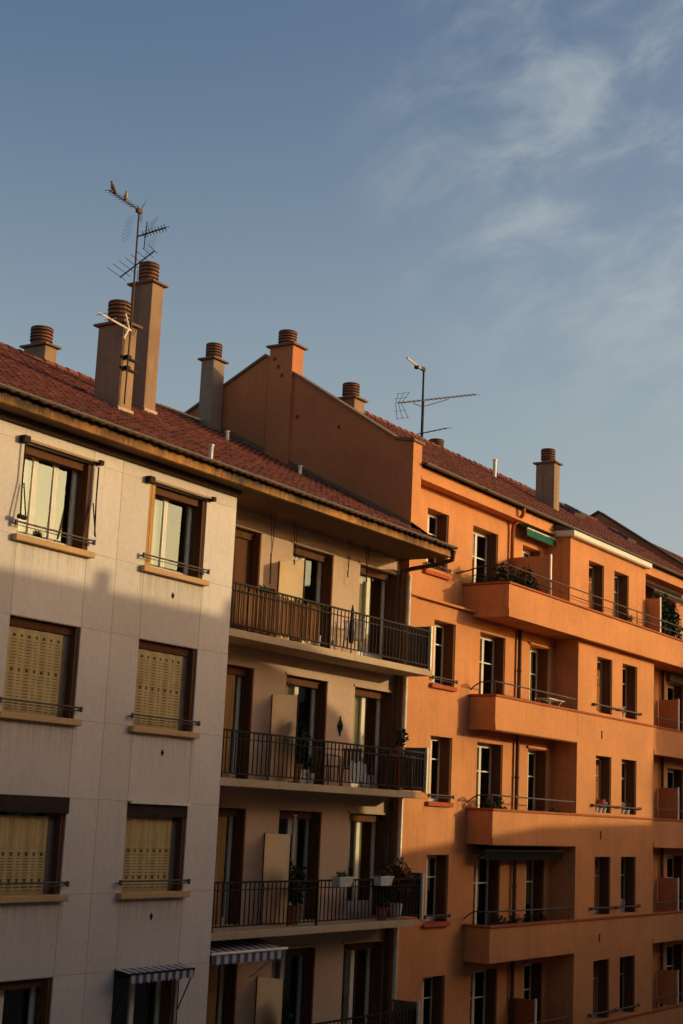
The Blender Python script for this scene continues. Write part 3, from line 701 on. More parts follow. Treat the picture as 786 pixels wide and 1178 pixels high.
for x in (10.9, 14.2, 16.8, 19.5, 22.3): it.box(x - .05, x + .05, 1.5, 3.4, 0, Z(8.2))
for k in range(6): it.box(16.98, 22.1, .41, 1.16, Z(2.1 - HR * k), Z(2.24 - HR * k))
it.build('interior', 'dark', RB)
# windows
def window_right(w, h, kind):
    d = .31
    o = frame_mb(w, h, d, 2, (.66,), .045, .045).build('window', 'white' if kind != 'bay' else 'grey_frame', RB)
    pane_mb(w, h, d, 2).build('pane', 'glass', o)
    leaf_pack_mb(w - .10, w - .006, .01, d - .02, h, 2).build('folded_shutter', 'brown', o)
    if kind == 'sill':
        MB().box(-.15, w + .02, -.09, d, -.10, .004).build('sill', 'brick_sill', o, bevel=.01)
        guard_mb(w, .17, -.06, .016, .1, .06).build('guard_rail', 'rail_grey', o)
    return o
w0 = window_right(1.13, 1.60, 'sill'); w0.location = (9.47, .75, Z(3.24))
for k in range(1, 5): clone(w0, (9.47, .75, Z(3.24 - HR * k)))
clone(w0, (9.47, 1.05, Z(6.20 - .1)))
wb = window_right(1.15, 1.62, 'bay'); wb.location = (17.95, 0, Z(3.22))
for k in range(0, 5):
    if k: clone(wb, (17.95, 0, Z(3.22 - HR * k)))
    clone(wb, (19.915, 0, Z(3.22 - HR * k)))
clone(wb, (17.95, .30, Z(6.2 - .12))); clone(wb, (19.915, .30, Z(6.2 - .12)))
gb = MB(); gb.tube([(17.6, -.08, Z(3.43)), (21.3, -.08, Z(3.41))], .022, 8)
for x in (17.63, 19.5, 21.25): gb.box(x - .014, x + .014, -.095, .01, Z(3.37), Z(3.45))
gr = gb.build('guard_rail', 'rail_grey', RB)
for k in range(1, 5): clone(gr, (0, 0, -HR * k))
def door_right(w, h):
    d = .31
    o = frame_mb(w, h, d, 2, (.70,), .05, .055, low=.42).build('balcony_door', 'white', RB)
    pane_mb(w, h, d, 2, .06, .4).build('pane', 'glass', o)
    leaf_pack_mb(w - .09, w - .006, .01, d - .02, h, 2).build('folded_shutter', 'brown', o)
    return o
dA = door_right(c2[1] - c2[0], 2.42); dA.location = (c2[0], .75, Z(2.42)); dB = door_right(c3[1] - c3[0], 2.42); dB.location = (c3[0], .75, Z(2.42)); dC = door_right(c4[1] - c4[0], 2.42); dC.location = (c4[0], .75, Z(2.42))
lt = MB().box(14.9, 16.28, .69, .76, Z(4.86), Z(4.92)).build('lintel', 'orange', RB)
for k in range(1, 5):
    for d_, c in ((dA, c2), (dB, c3), (dC, c4)): clone(d_, (c[0], .75, Z(2.42 - HR * k)))
    clone(lt, (0, 0, -HR * k))
for d_, c in ((dA, c2), (dB, c3), (dC, c4)): clone(d_, (c[0], 1.05, Z(5.40 - .12)))
rc = random.Random(21); cdata = {}
for o in [c for c in RB.children if c.name.split('.')[0] in ('window', 'balcony_door')]:
    w = o.dimensions.x if o.dimensions.x > .5 else max(v.co.x for v in o.data.vertices); h = max(v.co.z for v in o.data.vertices)
    q = rc.random()
    if q < .26: continue
    mt_ = 'curtain' if q < .72 else ('curtain_grey' if q < .88 else 'curtain_orange')
    a = rc.choice((.42, .5, .58)); e = min(w - .12, a + rc.choice((.16, .22, .4, .5)))
    curtain_mb(a, e, .06 if rc.random() < .6 else h * .45, h - .08, .385, max(3, int((e - a) * 9)), .022, rc.randrange(999)).build('curtain', mt_, o)
wp = list(RB.children)
# balconies: parapet boxes recessed beside the bay
def balcony_mb(x0, x1, left_end=True):
    mb = MB()
    mb.box(x0, x1, .0, .12, Z(2.30), Z(3.10))
    if left_end: mb.box(x0, x0 + .12, .12, .749, Z(2.30), Z(3.10))
    mb.box(x0 + .12, x1, .12, .749, Z(2.30), Z(2.41))
    return mb
def rail_mb(pts, posts, r=.019):
    mb = MB(); mb.tube(pts, r, 8)
    for x, y, za, zb in posts: mb.tube([(x, y, za), (x, y, zb)], .013, 6)
    return mb
b1 = balcony_mb(11.45, 16.598).build('balcony', 'orange', RB, bevel=.01)
MB().box(11.41, 16.598, -.04, .16, Z(3.10), Z(3.16)).box(11.41, 11.61, .16, .74, Z(3.10), Z(3.16)).build('balcony_coping', 'orange_dark', b1, bevel=.01)
MB().box(11.43, 16.59, -.025, -.002, Z(2.26), Z(2.42)).box(11.425, 11.448, .0, .74, Z(2.26), Z(2.42)).box(11.46, 16.59, .03, .1, Z(2.24), Z(2.298)).build('balcony_moulding', 'orange', b1, bevel=.006)
rail_mb([(11.5, .745, Z(3.28)), (11.5, .66, Z(3.36)), (11.5, .48, Z(3.47)), (11.5, .10, Z(3.49)), (11.56, .05, Z(3.49)), (16.59, .05, Z(3.47))], [(11.5, .48, Z(3.14), Z(3.47)), (11.52, .07, Z(3.14), Z(3.49)), (14.0, .05, Z(3.14), Z(3.47)), (16.3, .05, Z(3.14), Z(3.47))]).build('balcony_rail', 'rail_grey', b1, smooth=True)
b2 = balcony_mb(22.502, XE, False).build('balcony', 'orange', RB, bevel=.01)
MB().box(22.502, XE, -.04, .16, Z(3.10), Z(3.16)).build('balcony_coping', 'orange_dark', b2, bevel=.01)
MB().box(22.51, XE, -.025, -.002, Z(2.26), Z(2.42)).build('balcony_moulding', 'orange', b2, bevel=.006)
rail_mb([(22.52, .05, Z(3.45)), (XE, .05, Z(3.45))], [(x, .05, Z(3.14), Z(3.45)) for x in (23, 25.5, 28)]).build('balcony_rail', 'rail_grey', b2)
sc = MB().box(24.80, 24.86, .06, .70, Z(3.10), Z(4.16)).build('balcony_screen', 'orange', RB, bevel=.006)
MB().box(24.79, 24.87, .02, .058, Z(3.162), Z(4.19)).build('screen_post', 'pale_metal', sc)
stc = MB().box(16.602, 22.498, -.04, .02, Z(3.10), Z(3.16)).build('string_course', 'orange_dark', RB, bevel=.01)
for k in range(1, 5):
    for o in (b1, b2, sc, stc): clone(o, (0, 0, -HR * k))
s0 = MB().box(14.25, 14.31, .06, .74, Z(2.45 - 3 * HR), Z(4.05 - 3 * HR)).build('balcony_screen', 'orange_dark', RB); MB().box(14.24, 14.32, .02, .058, Z(2.45 - 3 * HR), Z(4.08 - 3 * HR)).build('screen_post', 'pale_metal', s0)
# downpipes in the loggias
dp = MB().tube([(14.15, .66, 0), (14.15, .66, Z(5.15))], .055, 10)
for k in range(5): dp.tube([(14.15, .66, Z(4.0 - HR * k)), (14.15, .66, Z(4.06 - HR * k))], .066, 10)
dp.build('rainwater_pipe', 'iron_brown', RB, smooth=True)
MB().tube([(25.05, .66, 0), (25.05, .66, Z(5.15))], .055, 10).build('rainwater_pipe', 'iron_brown', RB, smooth=True)
MB().tube([(14.15, .62, Z(8.6)), (14.15, .66, Z(8.35)), (14.15, .94, Z(8.1)), (14.15, .96, Z(7.9)), (14.15, .96, Z(5.3))], .055, 10).build('rainwater_pipe', 'orange_dark', RB, smooth=True)
MB().tube([(22.75, .62, Z(8.6)), (22.75, .72, Z(8.35)), (22.75, .95, Z(8.1)), (22.75, .96, Z(5.3))], .05, 10).build('rainwater_pipe', 'orange_dark', RB, smooth=True)
# top balcony
tb = MB().box(11.5, XE, -.28, -.15, Z(5.17), Z(6.0)).box(11.5, 11.63, -.15, 1.049, Z(5.17), Z(6.0)).box(11.63, XE, -.15, 1.049, Z(5.17), Z(5.30)).build('balcony', 'orange', RB, bevel=.01)
MB().box(11.45, XE, -.33, -.10, Z(6.0), Z(6.055)).box(11.45, 11.68, -.10, 1.04, Z(6.0), Z(6.055)).build('balcony_coping', 'orange_dark', tb, bevel=.01)
MB().box(11.47, XE, -.31, -.282, Z(5.15), Z(5.36)).box(11.47, 11.498, -.28, 1.04, Z(5.15), Z(5.36)).build('balcony_moulding', 'orange', tb, bevel=.006)
posts = [(x, -.21, Z(6.04), Z(6.48)) for x in (11.56, 12.6, 14.2, 15.4, 16.9, 18.6, 20.5, 22.3, 22.9, 24.1, 26)] + [(11.56, .4, Z(6.04), Z(6.50)), (11.56, .8, Z(6.04), Z(6.46))]
tr = rail_mb([(11.0, 1.0, Z(6.25)), (11.56, .95, Z(6.40)), (11.56, .6, Z(6.49)), (11.56, -.18, Z(6.51)), (11.62, -.21, Z(6.50)), (XE, -.21, Z(6.49))], posts)
tr.tube([(11.56, .8, Z(6.27)), (11.56, -.21, Z(6.28)), (XE, -.21, Z(6.27))], .013, 6)
tr.build('balcony_rail', 'iron_brown', tb, smooth=True)
for x in (14.28, 22.62):
    s1 = MB().box(x, x + .07, -.12, 1.04, Z(5.31), Z(7.2)).build('balcony_screen', 'orange', RB, bevel=.006)
    MB().box(x - .005, x + .075, -.16, -.122, Z(6.06), Z(7.24)).build('screen_post', 'pale_metal', s1)
# awnings
def awning(x0, x1, y0, z0, y1, z1, m, val=.16, n=20, bar='pale_metal'):
    mb = MB()
    for i in range(n):
        a = x0 + (x1 - x0) * i / n; e = x0 + (x1 - x0) * (i + 1) / n
        mb.quad((a, y0, Z(z0)), (a, y1, Z(z1)), (e, y1, Z(z1)), (e, y0, Z(z0)))
        mb.add([(a, y1 - .01, Z(z1)), (a, y1 - .01, Z(z1 - val)), ((a + e) / 2, y1 - .01, Z(z1 - val - .05)), (e, y1 - .01, Z(z1 - val)), (e, y1 - .01, Z(z1))], [(0, 1, 2, 3, 4)])
    o = mb.build('awning', m, RB)
    MB().tube([(x0, y1 - .01, Z(z1 + .015)), (x1, y1 - .01, Z(z1 + .015))], .025, 8).build('awning_bar', bar, o)
    MB().tube([(x0, y0 - .03, Z(z0 + .03)), (x1, y0 - .03, Z(z0 + .03))], .05, 10).build('awning_roll_or_recess', m, o)
    ar = MB()
    for x in (x0 + .15, x1 - .2): ar.tube([(x, y1, Z(z1)), (x + .05, y0 - .02, Z(z0 - .35))], .015, 6)
    ar.build('awning_arm', 'iron', o); return o
awning(14.55, 16.5, 1.0, 8.16, .72, 8.06, 'green_awn', .17)
awning(11.72, 16.45, .69, -.62, .34, -.76, 'darkgreen_awn', .2, 30, 'plate')
awning(24.0, 27.6, 1.0, 8.0, .60, 7.72, 'brown_awn', .12, 20, 'plate')
MB().box(25.6, 27.35, .60, .74, Z(4.86), Z(5.12)).build('shade_or_shutter_box', 'plate', RB)
# small marks on the bands between the bay windows
vm = MB().box(-.02, .02, -.02, .004, -.11, .11).box(-.035, .035, -.025, .0, .08, .12).build('overflow_spout', 'iron_brown', RB, (18.35, 0, Z(2.58)))
for k in range(1, 5): clone(vm, (18.35, 0, Z(2.58 - HR * k)))
# ================================================================== next building down the street, and the far side
NB = thing('apartment_building', 'dark gabled roof end rising beyond the orange block at the right', 'building', (0, 0, 0))
gp = [(.72, 0), (.72, Z(9.06)), (1.22, Z(9.15)), (5.33, Z(11.86)), (8.1, Z(10.38)), (10.6, Z(9.1)), (10.6, 0)]
MB().prism_x(gp, 30.5, 30.9).build('gable_wall', 'firewall', NB)
cp = MB()
for (ya, za), (yb, zb) in zip(gp[1:6], gp[2:6]): cp.prism_x([(ya, za + .002), (yb, zb + .002), (yb, zb + .09), (ya, za + .09)], 30.42, 30.98)
cp.build('coping', 'slate', NB)
roof_sheet(30.95, 52, .6, Z(8.6), 5.3, Z(11.6)).build('roof', 'tile2', NB); roof_sheet(30.95, 52, 10, Z(8.6), 5.3, Z(11.6)).build('roof', 'tile2', NB)
nh = [(33 + 3 * i, 34.2 + 3 * i, Z(3.2 - HR * k), Z(4.8 - HR * k)) for i in range(6) for k in range(5)]
MB().wall(30.9, 52, 0, Z(8.7), .75, .4, nh).build('wall', 'orange', NB)
MB().box(30.95, 52, 1.3, 1.4, 0, Z(8.6)).build('interior', 'dark', NB)
MB().prism_x(gp, 51.6, 52).build('gable_wall', 'firewall', NB)

def opposite(label, x0, x1, prof, depth=11, y=-18.25, chims=(), storey=2.95):
    o = thing('apartment_building', label, 'building', (0, 0, 0), 'buildings across the street')
    zmin = min(z for _, z in prof)
    hs = []
    x = x0 + 1.2
    while x + 1.2 < x1 - .8:
        z = 3.9
        while z + 1.7 < zmin - 3.2: hs.append((x, x + 1.15, z, z + 1.6)); z += storey
        x += 2.7
    # facade sheet faces +Y: build it as a sheet and turn it by mirroring
    mb = MB(); mb.wall(x0, x1, 0, zmin - 2.6, 0, .35, hs)
    mb.v = [(vx, y - vy, vz) for vx, vy, vz in mb.v]; mb.f = [f[::-1] for f in mb.f]
    mb.build('wall', 'opp', o)
    MB().box(x0, x1, y - 3, y - 2.9, 0, zmin - 2.7).build('interior', 'dark', o)
    MB().prism_y([(x0, zmin - 2.6)] + prof + [(x1, zmin - 2.6)], y - depth, y).build('roof', 'slate', o)
    MB().box(x0, x0 + .3, y - depth, y - .36, 0, zmin - 2.6).box(x1 - .3, x1, y - depth, y - .36, 0, zmin - 2.6).box(x0, x1, y - depth - .3, y - depth, 0, zmin - 2.6).build('side_wall', 'opp', o)
    wn = None
    for h in hs:
        if wn is None:
            f = frame_mb(1.15, 1.6, .2, 2); f.v = [(vx, -vy, vz) for vx, vy, vz in f.v]; f.f = [q[::-1] for q in f.f]
            wn = f.build('window', 'white', o, (h[0], y, h[2])); p = pane_mb(1.15, 1.6, .2); p.v = [(vx, -vy, vz) for vx, vy, vz in p.v]; p.f = [q[::-1] for q in p.f]; p.build('pane', 'glass', wn)
        else: clone(wn, (h[0], y, h[2]))
    for (cx, w, cy, zb, zt) in chims: chimney(o, cx, cx + w, cy, cy + .45, zb, zt, .18, .4)
    return o
opposite('stepped roofed block across the street that shades the cream facade', -45, 22.2,
         [(-45, 20.15), (15.4, 20.16), (17.5, 19.95), (18.7, 19.7), (20.9, 19.0), (21.75, 18.2), (22.12, 17.2), (22.2, 15.85)], chims=((11.35, .32, -19.3, 19.8, 20.22), (4.5, .4, -19.8, 19.8, 20.8), (-4.5, .5, -20.4, 19.8, 21.2), (17.2, .45, -22, 19.4, 20.9)))
opposite('lower flat roofed block across the street', 22.25, 43.5, [(22.25, 15.8), (29.0, 16.45), (36.0, 16.65), (43.5, 16.65)])
opposite('tall block at the far end across the street', 46, 95, [(46, 24), (95, 24)])

# ================================================================== aerials on the roofs
an = thing('television_antenna', 'tall aerial mast strapped to the short chimney, carrying several antennas', 'antenna', (-.56, 2.55, Z(7.9)))
B = (-.56, 2.55, Z(7.9))
MB().tube([(-.60, 2.56, Z(8.0)), (-.58, 2.555, Z(9.8)), (-.60, 2.55, Z(12.22))], [.016, .022, .018], 8).build('mast', 'iron_brown', an, base=B)
mb = MB()
for z in (8.75, 8.98): mb.box(-.74, -.23, 2.60, 2.645, Z(z), Z(z + .04)).box(-.64, -.53, 2.52, 2.62, Z(z - .02), Z(z + .06))
mb.build('bracket', 'iron', an, base=B)
mb = MB(); rg = random.Random(4)
for k in range(3):
    x = -.52 + .05 * k
    mb.tube([(x, 2.54, Z(10.9)), (x + .03 + .02 * k, 2.56, Z(10.4)), (x + .05, 2.57, Z(9.9)), (x + .02, 2.58, Z(9.6)), (x - .06, 2.58, Z(9.5))], .007, 5)
mb.tube([(-.62, 2.53, Z(9.5)), (-.64, 2.53, Z(8.9)), (-.62, 2.54, Z(8.0))], .008, 5)
mb.build('cable', 'black', an, base=B)
def seg(a, b, n): return [tuple(a[i] + (b[i] - a[i]) * k / n for i in range(3)) for k in range(n + 1)]
# top boom with its wire grids
mb = MB(); a, b = (-.52, 2.56, Z(12.20)), (-1.62, 2.50, Z(12.25))
mb.tube([a, b], .016, 6)
for p in seg(a, b, 12)[3:]: mb.tube([(p[0] + .03, p[1] - .10, p[2]), (p[0] - .03, p[1] + .10, p[2])], .006, 5)
mb.box(-.66, -.52, 2.52, 2.60, Z(12.15), Z(12.24)); mb.build('boom', 'iron_brown', an, base=B)
def grid(c, u, v, nu, nv, r=.0024):
    g = MB(); c = Vector(c); u = Vector(u); v = Vector(v)
    for i in range(nu + 1): g.tube([c + u * (i / nu - .5) - v * .5, c + u * (i / nu - .5) + v * .5], r, 4)
    for j in range(nv + 1): g.tube([c + v * (j / nv - .5) - u * .5, c + v * (j / nv - .5) + u * .5], r, 4)
    return g
for c, u, v in (((-.42, 2.62, Z(12.36)), (.22, .26, 0), (.12, -.05, .26)), ((-.66, 2.48, Z(12.08)), (.24, .24, 0), (-.12, .05, .24))): grid(c, u, v, 5, 4).build('reflector', 'rail_grey', an, base=B)
# middle yagi aimed across the street with two tall wire reflectors
mb = MB(); a, b = (-.60, 2.55, Z(11.62)), (-.02, 2.30, Z(11.98)); mb.tube([a, b], .02, 6)
for k, p in enumerate(seg(a, b, 9)[2:]): mb.tube([(p[0] - .05, p[1], p[2] + .06), (p[0] + .05, p[1], p[2] - .06)], .009, 5); mb.tube([(p[0] - .02, p[1] - .12, p[2]), (p[0] + .02, p[1] + .12, p[2])], .008, 5)
mb.tube([(-.42, 2.5, Z(11.40)), (-.38, 2.5, Z(12.02))], .012, 5); mb.build('boom', 'iron', an, base=B)
for c, v in (((-.78, 2.66, Z(11.75)), (.10, 0, .55)), ((-.16, 2.55, Z(11.55)), (.06, 0, .42)), ((-.22, 2.52, Z(12.0)), (.16, 0, .32))): grid(c, (.14, .34, 0), v, 3, 6).build('reflector', 'rail_grey', an, base=B)
# lower yagi
mb = MB(); a, b = (-.95, 2.62, Z(10.62)), (-.18, 2.42, Z(11.42)); mb.tube([a, b], .017, 6)
for k, p in enumerate(seg(a, b, 7)): 
    l = .36 - .03 * k; mb.tube([(p[0] - l, p[1] + .05, p[2] + .10), (p[0] + l * .35, p[1] - .05, p[2] - .04)], .006, 5)
mb.build('boom', 'iron', an, base=B)
# white bottom yagi
mb = MB(); a, b = (-.60, 2.52, Z(9.56)), (-1.66, 2.45, Z(9.60)); mb.tube([a, b], .02, 6); mb.build('boom', 'white', an, base=B)
mb = MB()
for s_ in (1, -1): mb.box(-.80, -.77, 2.46, 2.54, Z(9.585), Z(9.60)); mb.tube([(-.70, 2.5, Z(9.575)), (-.87, 2.47, Z(9.575 + .27 * s_))], .024, 6)
mb.tube([(-1.60, 2.3, Z(9.60)), (-1.60, 2.6, Z(9.60))], .008, 5); mb.tube([(-1.3, 2.34, Z(9.59)), (-1.3, 2.64, Z(9.59))], .008, 5); mb.tube([(-1.72, 2.45, Z(9.605)), (-1.6, 2.45, Z(9.60))], .01, 5)
mb.build('reflector', 'white', an, base=B)

B = (16.8, 5.5, Z(11.4))
a2 = thing('television_antenna', 'slender aerial mast behind the orange roof ridge with one long boom', 'antenna', B)
MB().tube([(16.8, 5.5, Z(11.3)), (16.78, 5.5, Z(13.95))], [.04, .03], 8).tube([(16.86, 5.5, Z(11.4)), (16.86, 5.5, Z(12.85))], .02, 6).build('mast', 'iron', a2, base=B)
mb = MB(); a, b = (15.45, 5.62, Z(12.45)), (19.6, 5.1, Z(13.75)); mb.tube([a, b], .02, 6)
mb.tube([(16.2, 5.5, Z(12.62)), (16.8, 5.5, Z(12.66)), (18.1, 5.3, Z(13.22))], .014, 6)
for k, p in enumerate(seg(a, b, 18)[1:]): mb.tube([(p[0] - .02, p[1] - .16, p[2] - .05), (p[0] + .02, p[1] + .16, p[2] + .05)], .006, 5)
mb.build('boom', 'iron_brown', a2, base=B)
mb = MB()
for s_ in (1, -1):
    for dy in (-.2, 0, .2): mb.tube([(15.50, 5.62 + dy * .5, Z(12.45)), (15.80, 5.62 + dy, Z(12.45 + s_ * .42))], .009, 5)
    for q in (.2, .4): mb.tube([(15.48 + .71 * q, 5.4, Z(12.45 + s_ * q)), (15.48 + .71 * q, 5.84, Z(12.45 + s_ * q))], .006, 5)
mb.build('reflector', 'rail_grey', a2, base=B)
mb = MB(); mb.tube([(16.6, 5.5, Z(13.86)), (15.62, 5.45, Z(13.93))], .035, 6); mb.build('arm', 'pale_metal', a2, base=B)
MB().box(16.28, 16.40, 5.44, 5.56, Z(13.78), Z(13.88)).box(16.6, 16.84, 5.46, 5.54, Z(13.82), Z(13.92)).build('clamp', 'black', a2, base=B)
mb = MB(); mb.tube([(16.55, 5.5, Z(11.72)), (18.15, 5.35, Z(12.28))], .018, 6)
for p in seg((16.6, 5.5, Z(11.73)), (18.1, 5.36, Z(12.26)), 5): mb.tube([(p[0], p[1] - .2, p[2]), (p[0], p[1] + .2, p[2])], .009, 5)
mb.build('boom', 'iron', a2, base=B)

# ------------------------------------------------------------------ two birds on the top boom
def bird(loc, rz, label, m, tail_drop=0.0):
    st = [(-.17, -.085 - tail_drop, .010), (-.12, -.045 - tail_drop * .6, .020), (-.075, .0, .040), (-.02, .035, .058), (.03, .065, .056), (.065, .10, .038), (.082, .135, .031), (.10, .155, .032), (.122, .158, .020), (.136, .152, .008), (.155, .147, .003)]
    mb = MB(); n = 12; pr = []
    for i, (x, z, r) in enumerate(st):
        flat = .35 if i < 2 else 1.0; wid = 1.5 if i < 2 else .92
        pr.append([(x - math.sin(.5) * r * flat * math.sin(2 * math.pi * k / n), r * wid * math.cos(2 * math.pi * k / n), z + r * flat * math.sin(2 * math.pi * k / n)) for k in range(n)])
    vs = [p for q in pr for p in q]; fs = [(i * n + k, i * n + (k + 1) % n, (i + 1) * n + (k + 1) % n, (i + 1) * n + k) for i in range(len(st) - 1) for k in range(n)]
    mb.add(vs, fs + [tuple(range(n - 1, -1, -1)), tuple(range((len(st) - 1) * n, len(st) * n))])
    o = mb.build('bird', m, None, loc, smooth=True); o.rotation_euler = (0, -.42, rz); o.scale = (.82, .82, .82); tag(o, label, 'bird')
    w_ = MB()
    for s_ in (1, -1):
        w_.add([(.045, .052 * s_, .085), (.0, .066 * s_, .04), (-.10, .040 * s_, -.035), (-.14, .022 * s_, -.045), (-.06, .045 * s_, .035), (.01, .045 * s_, .085),
                (.045, .040 * s_, .085), (.0, .05 * s_, .04), (-.10, .026 * s_, -.035), (-.14, .010 * s_, -.045), (-.06, .032 * s_, .035), (.01, .034 * s_, .085)],
               [(0, 1, 2, 3, 4, 5), (11, 10, 9, 8, 7, 6)] + [(i, (i + 1) % 6, (i + 1) % 6 + 6, i + 6) for i in range(6)])
    w_.build('wing', 'bird', o)
    g = MB()
    for s_ in (1, -1): g.tube([(.0, .022 * s_, -.01), (.008, .022 * s_, -.06)], .004, 5); g.tube([(.03, .022 * s_, -.062), (-.015, .022 * s_, -.062)], .004, 5)
    g.build('foot', 'iron_brown', o)
    for s_ in (1, -1): MB().lathe((.108, .026 * s_, .158), [(.001, -.005), (.005, 0), (.001, .005)], 8).build('eye', 'black', o)
    return o
bird((-1.52, 2.505, Z(12.315)), 2.6, 'darker bird perched at the tip of the aerial boom', 'bird', .03)
bird((-1.06, 2.53, Z(12.29)), .7, 'paler bird perched midway along the aerial boom', 'bird_pale')

# ------------------------------------------------------------------ things standing on the near balconies
def floorL(k): return Z(3.422 - HS * k)
def plant(loc, ph, pr, fr, n, size, label, leaf='leaf', pot='pot_clay', kind='potted_plant', stems=6, cat='plant', group=None):
    o = thing(kind, label, cat, loc, group)
    MB().lathe((0, 0, 0), [(pr * .7, 0), (pr * .95, ph * .85), (pr * 1.08, ph * .85), (pr * 1.08, ph), (pr * .9, ph), (pr * .85, ph * .9)], 16).build('pot', pot, o)
    rg = random.Random(str(label)); mb = MB()
    for i in range(stems):
        a = rg.uniform(0, 6.28); mb.tube([(0, 0, ph * .8), (math.cos(a) * fr[0] * .3, math.sin(a) * fr[1] * .3, ph + fr[2] * .7), (math.cos(a) * fr[0] * .75, math.sin(a) * fr[1] * .75, ph + fr[2] * rg.uniform(1.2, 1.9))], .006, 5)
    mb.leaves((0, 0, ph + fr[2] * 1.02), fr, n, size, 0, rg)
    mb.build('foliage', leaf, o); return o
# reed screen lashed inside the top railing
mb = MB(); rg = random.Random(2); x = .06
while x < 3.28:
    w = rg.uniform(.012, .03); dy = rg.uniform(-.008, .008); mb.box(x, x + w, .058 + dy, .07 + dy, floorL(0) + rg.uniform(.02, .08), floorL(0) + rg.uniform(.80, .89)); x += w + rg.uniform(.001, .012)
for z in (.2, .65): mb.box(.06, 3.28, .072, .076, floorL(0) + z, floorL(0) + z + .01)
tag(mb.build('reed_screen', 'reed'), 'brown reed screen tied behind the topmost loggia railing', 'screen')
plant((1.75, .42, floorL(0)), .30, .15, (.24, .20, .38), 240, .15, 'spiky dark plant left of the topmost frosted glass screen', 'leaf_dark')
plant((2.62, .26, floorL(0)), .32, .14, (.26, .14, .26), 200, .12, 'low leafy plant just showing over the reed screen', 'leaf_dark')
plant((3.45, .25, floorL(0)), .26, .10, (.10, .10, .12), 40, .09, 'small plant in a white pot beside the end of the reed screen', 'leaf', 'pot_white')
plant((3.15, .45, floorL(1)), .40, .17, (.20, .20, .45), 220, .16, 'tall dark plant near the second row frosted glass screen', 'leaf_dark')
plant((3.35, .18, floorL(1)), .22, .10, (.12, .12, .18), 80, .09, 'small plant by the railing of the second row loggia', 'leaf', 'pot_white')
plant((3.30, .40, floorL(2)), .38, .16, (.22, .22, .42), 220, .15, 'dark bushy plant by the third row frosted glass screen', 'leaf_dark')
plant((3.2, .5, floorL(3)), .42, .18, (.20, .2, .5), 260, .15, 'pointed conifer in a pot by the lowest frosted glass screen', 'leaf_dark')
plant((7.30, .30, floorL(2)), .34, .16, (.50, .22, .48), 420, .13, 'wide reddish leafed bush at the right end of the third row loggia', 'leaf_dry', 'pot_white', stems=12)
plant((6.55, .22, floorL(2)), .28, .14, (.3, .16, .38), 260, .12, 'dark green plant between the flower box and the reddish bush', 'leaf_dark')
def flower_box(x, k, label):
    o = thing('flower_box', label, 'flower box', (x, -.07, Z(4.34 - HS * k)), 'white flower boxes hung on the railing')
    z0, z1 = -.14, .06
    mb = MB(); mb.add([(-.22, -.09, z0), (.22, -.09, z0), (.22, .08, z0), (-.22, .08, z0), (-.28, -.12, z1), (.28, -.12, z1), (.28, .085, z1), (-.28, .085, z1)], [(0, 3, 2, 1), (0, 1, 5, 4), (1, 2, 6, 5), (2, 3, 7, 6), (3, 0, 4, 7)])
    mb.box(-.285, .285, -.13, -.115, z1 - .03, z1 + .005); mb.box(-.25, .25, -.10, .075, z1 - .04, z1 - .03, 0); mb.build('planter', 'pot_white', o)
    h = MB()
    for xx in (-.15, .15): h.box(xx - .012, xx + .012, .086, .10, -.08, .02).box(xx - .012, xx + .012, .07, .10, .02, .028)
    h.build('hook', 'iron', o)
    MB().leaves((0, 0, .09), (.24, .08, .07), 70, .07, 0, random.Random(x)).build('foliage', 'leaf', o)
flower_box(4.38, 2, 'white flower box with sprigs, left one on the third row railing')
flower_box(6.05, 2, 'white flower box nearest the reddish bush on the railing')
# ceiling clothes airers: thin cords with a bar
def airer(x, w, z0, z1, label):
    o = thing('clothes_airer', label, 'clothes airer', (x, .55, Z(6.1)), 'clothes airers hanging from the soffit')
    for a in (0, w): MB().tube([(a - .08, 0, 0), (a, 0, z0), (a + .10, .02, 0)], .008, 5).build('cord', 'black', o)
    MB().tube([(-.02, 0, z0), (.0, 0, z1)], .016, 6).build('handle', 'iron', o); MB().tube([(w - .02, 0, z0), (w + .02, 0, z0 - .12)], .016, 6).build('handle', 'iron', o)
airer(2.05, .85, -.85, -1.5, 'clothes airer cords hanging above the spiky plant')
airer(5.05, .80, -.75, -.9, 'clothes airer cords hanging between the two right hand doors')
# folded parasol, table and chairs
o = thing('parasol', 'dark folded parasol leaning at the topmost railing', 'parasol', (4.72, .18, floorL(0)))
MB().tube([(0, 0, 0), (.03, .02, 1.1)], .016, 6).build('pole', 'iron', o)
MB().tube([(.005, .003, .25), (.015, .01, .45), (.028, .018, .98), (.03, .02, 1.1)], [.05, .065, .035, .01], 8).build('canopy', 'black', o)
def chair(loc, rz, label, m='pot_white', group=None):
    o = thing('garden_chair', label, 'chair', loc, group, rz)
    MB().box(-.22, .22, -.22, .22, .40, .43).build('seat', m, o, bevel=.01)
    mb = MB()
    for k in range(5): mb.box(-.2 + .085 * k, -.14 + .085 * k, .21, .23, .45, .82)
    mb.box(-.22, .22, .205, .235, .80, .86); mb.build('backrest', m, o)
    for x in (-.2, .2):
        for y in (-.2, .2): MB().tube([(x, y, .40), (x * 1.1, y * 1.1, 0)], .016, 6).build('leg', m, o)
    mb = MB()
    for x in (-.22, .22): mb.tube([(x, -.2, .42), (x, -.19, .63), (x, .22, .66)], .015, 6)
    mb.build('armrest', m, o); return o
def table(loc, w, dpt, h, label, m, top=None):
    o = thing('garden_table', label, 'table', loc)
    MB().box(-w / 2, w / 2, -dpt / 2, dpt / 2, h - .035, h).build('table_top', top or m, o, bevel=.008)
    for x in (-w / 2 + .05, w / 2 - .05):
        for y in (-dpt / 2 + .05, dpt / 2 - .05): MB().tube([(x, y, h - .035), (x, y, 0)], .018, 6).build('leg', m, o)
    return o
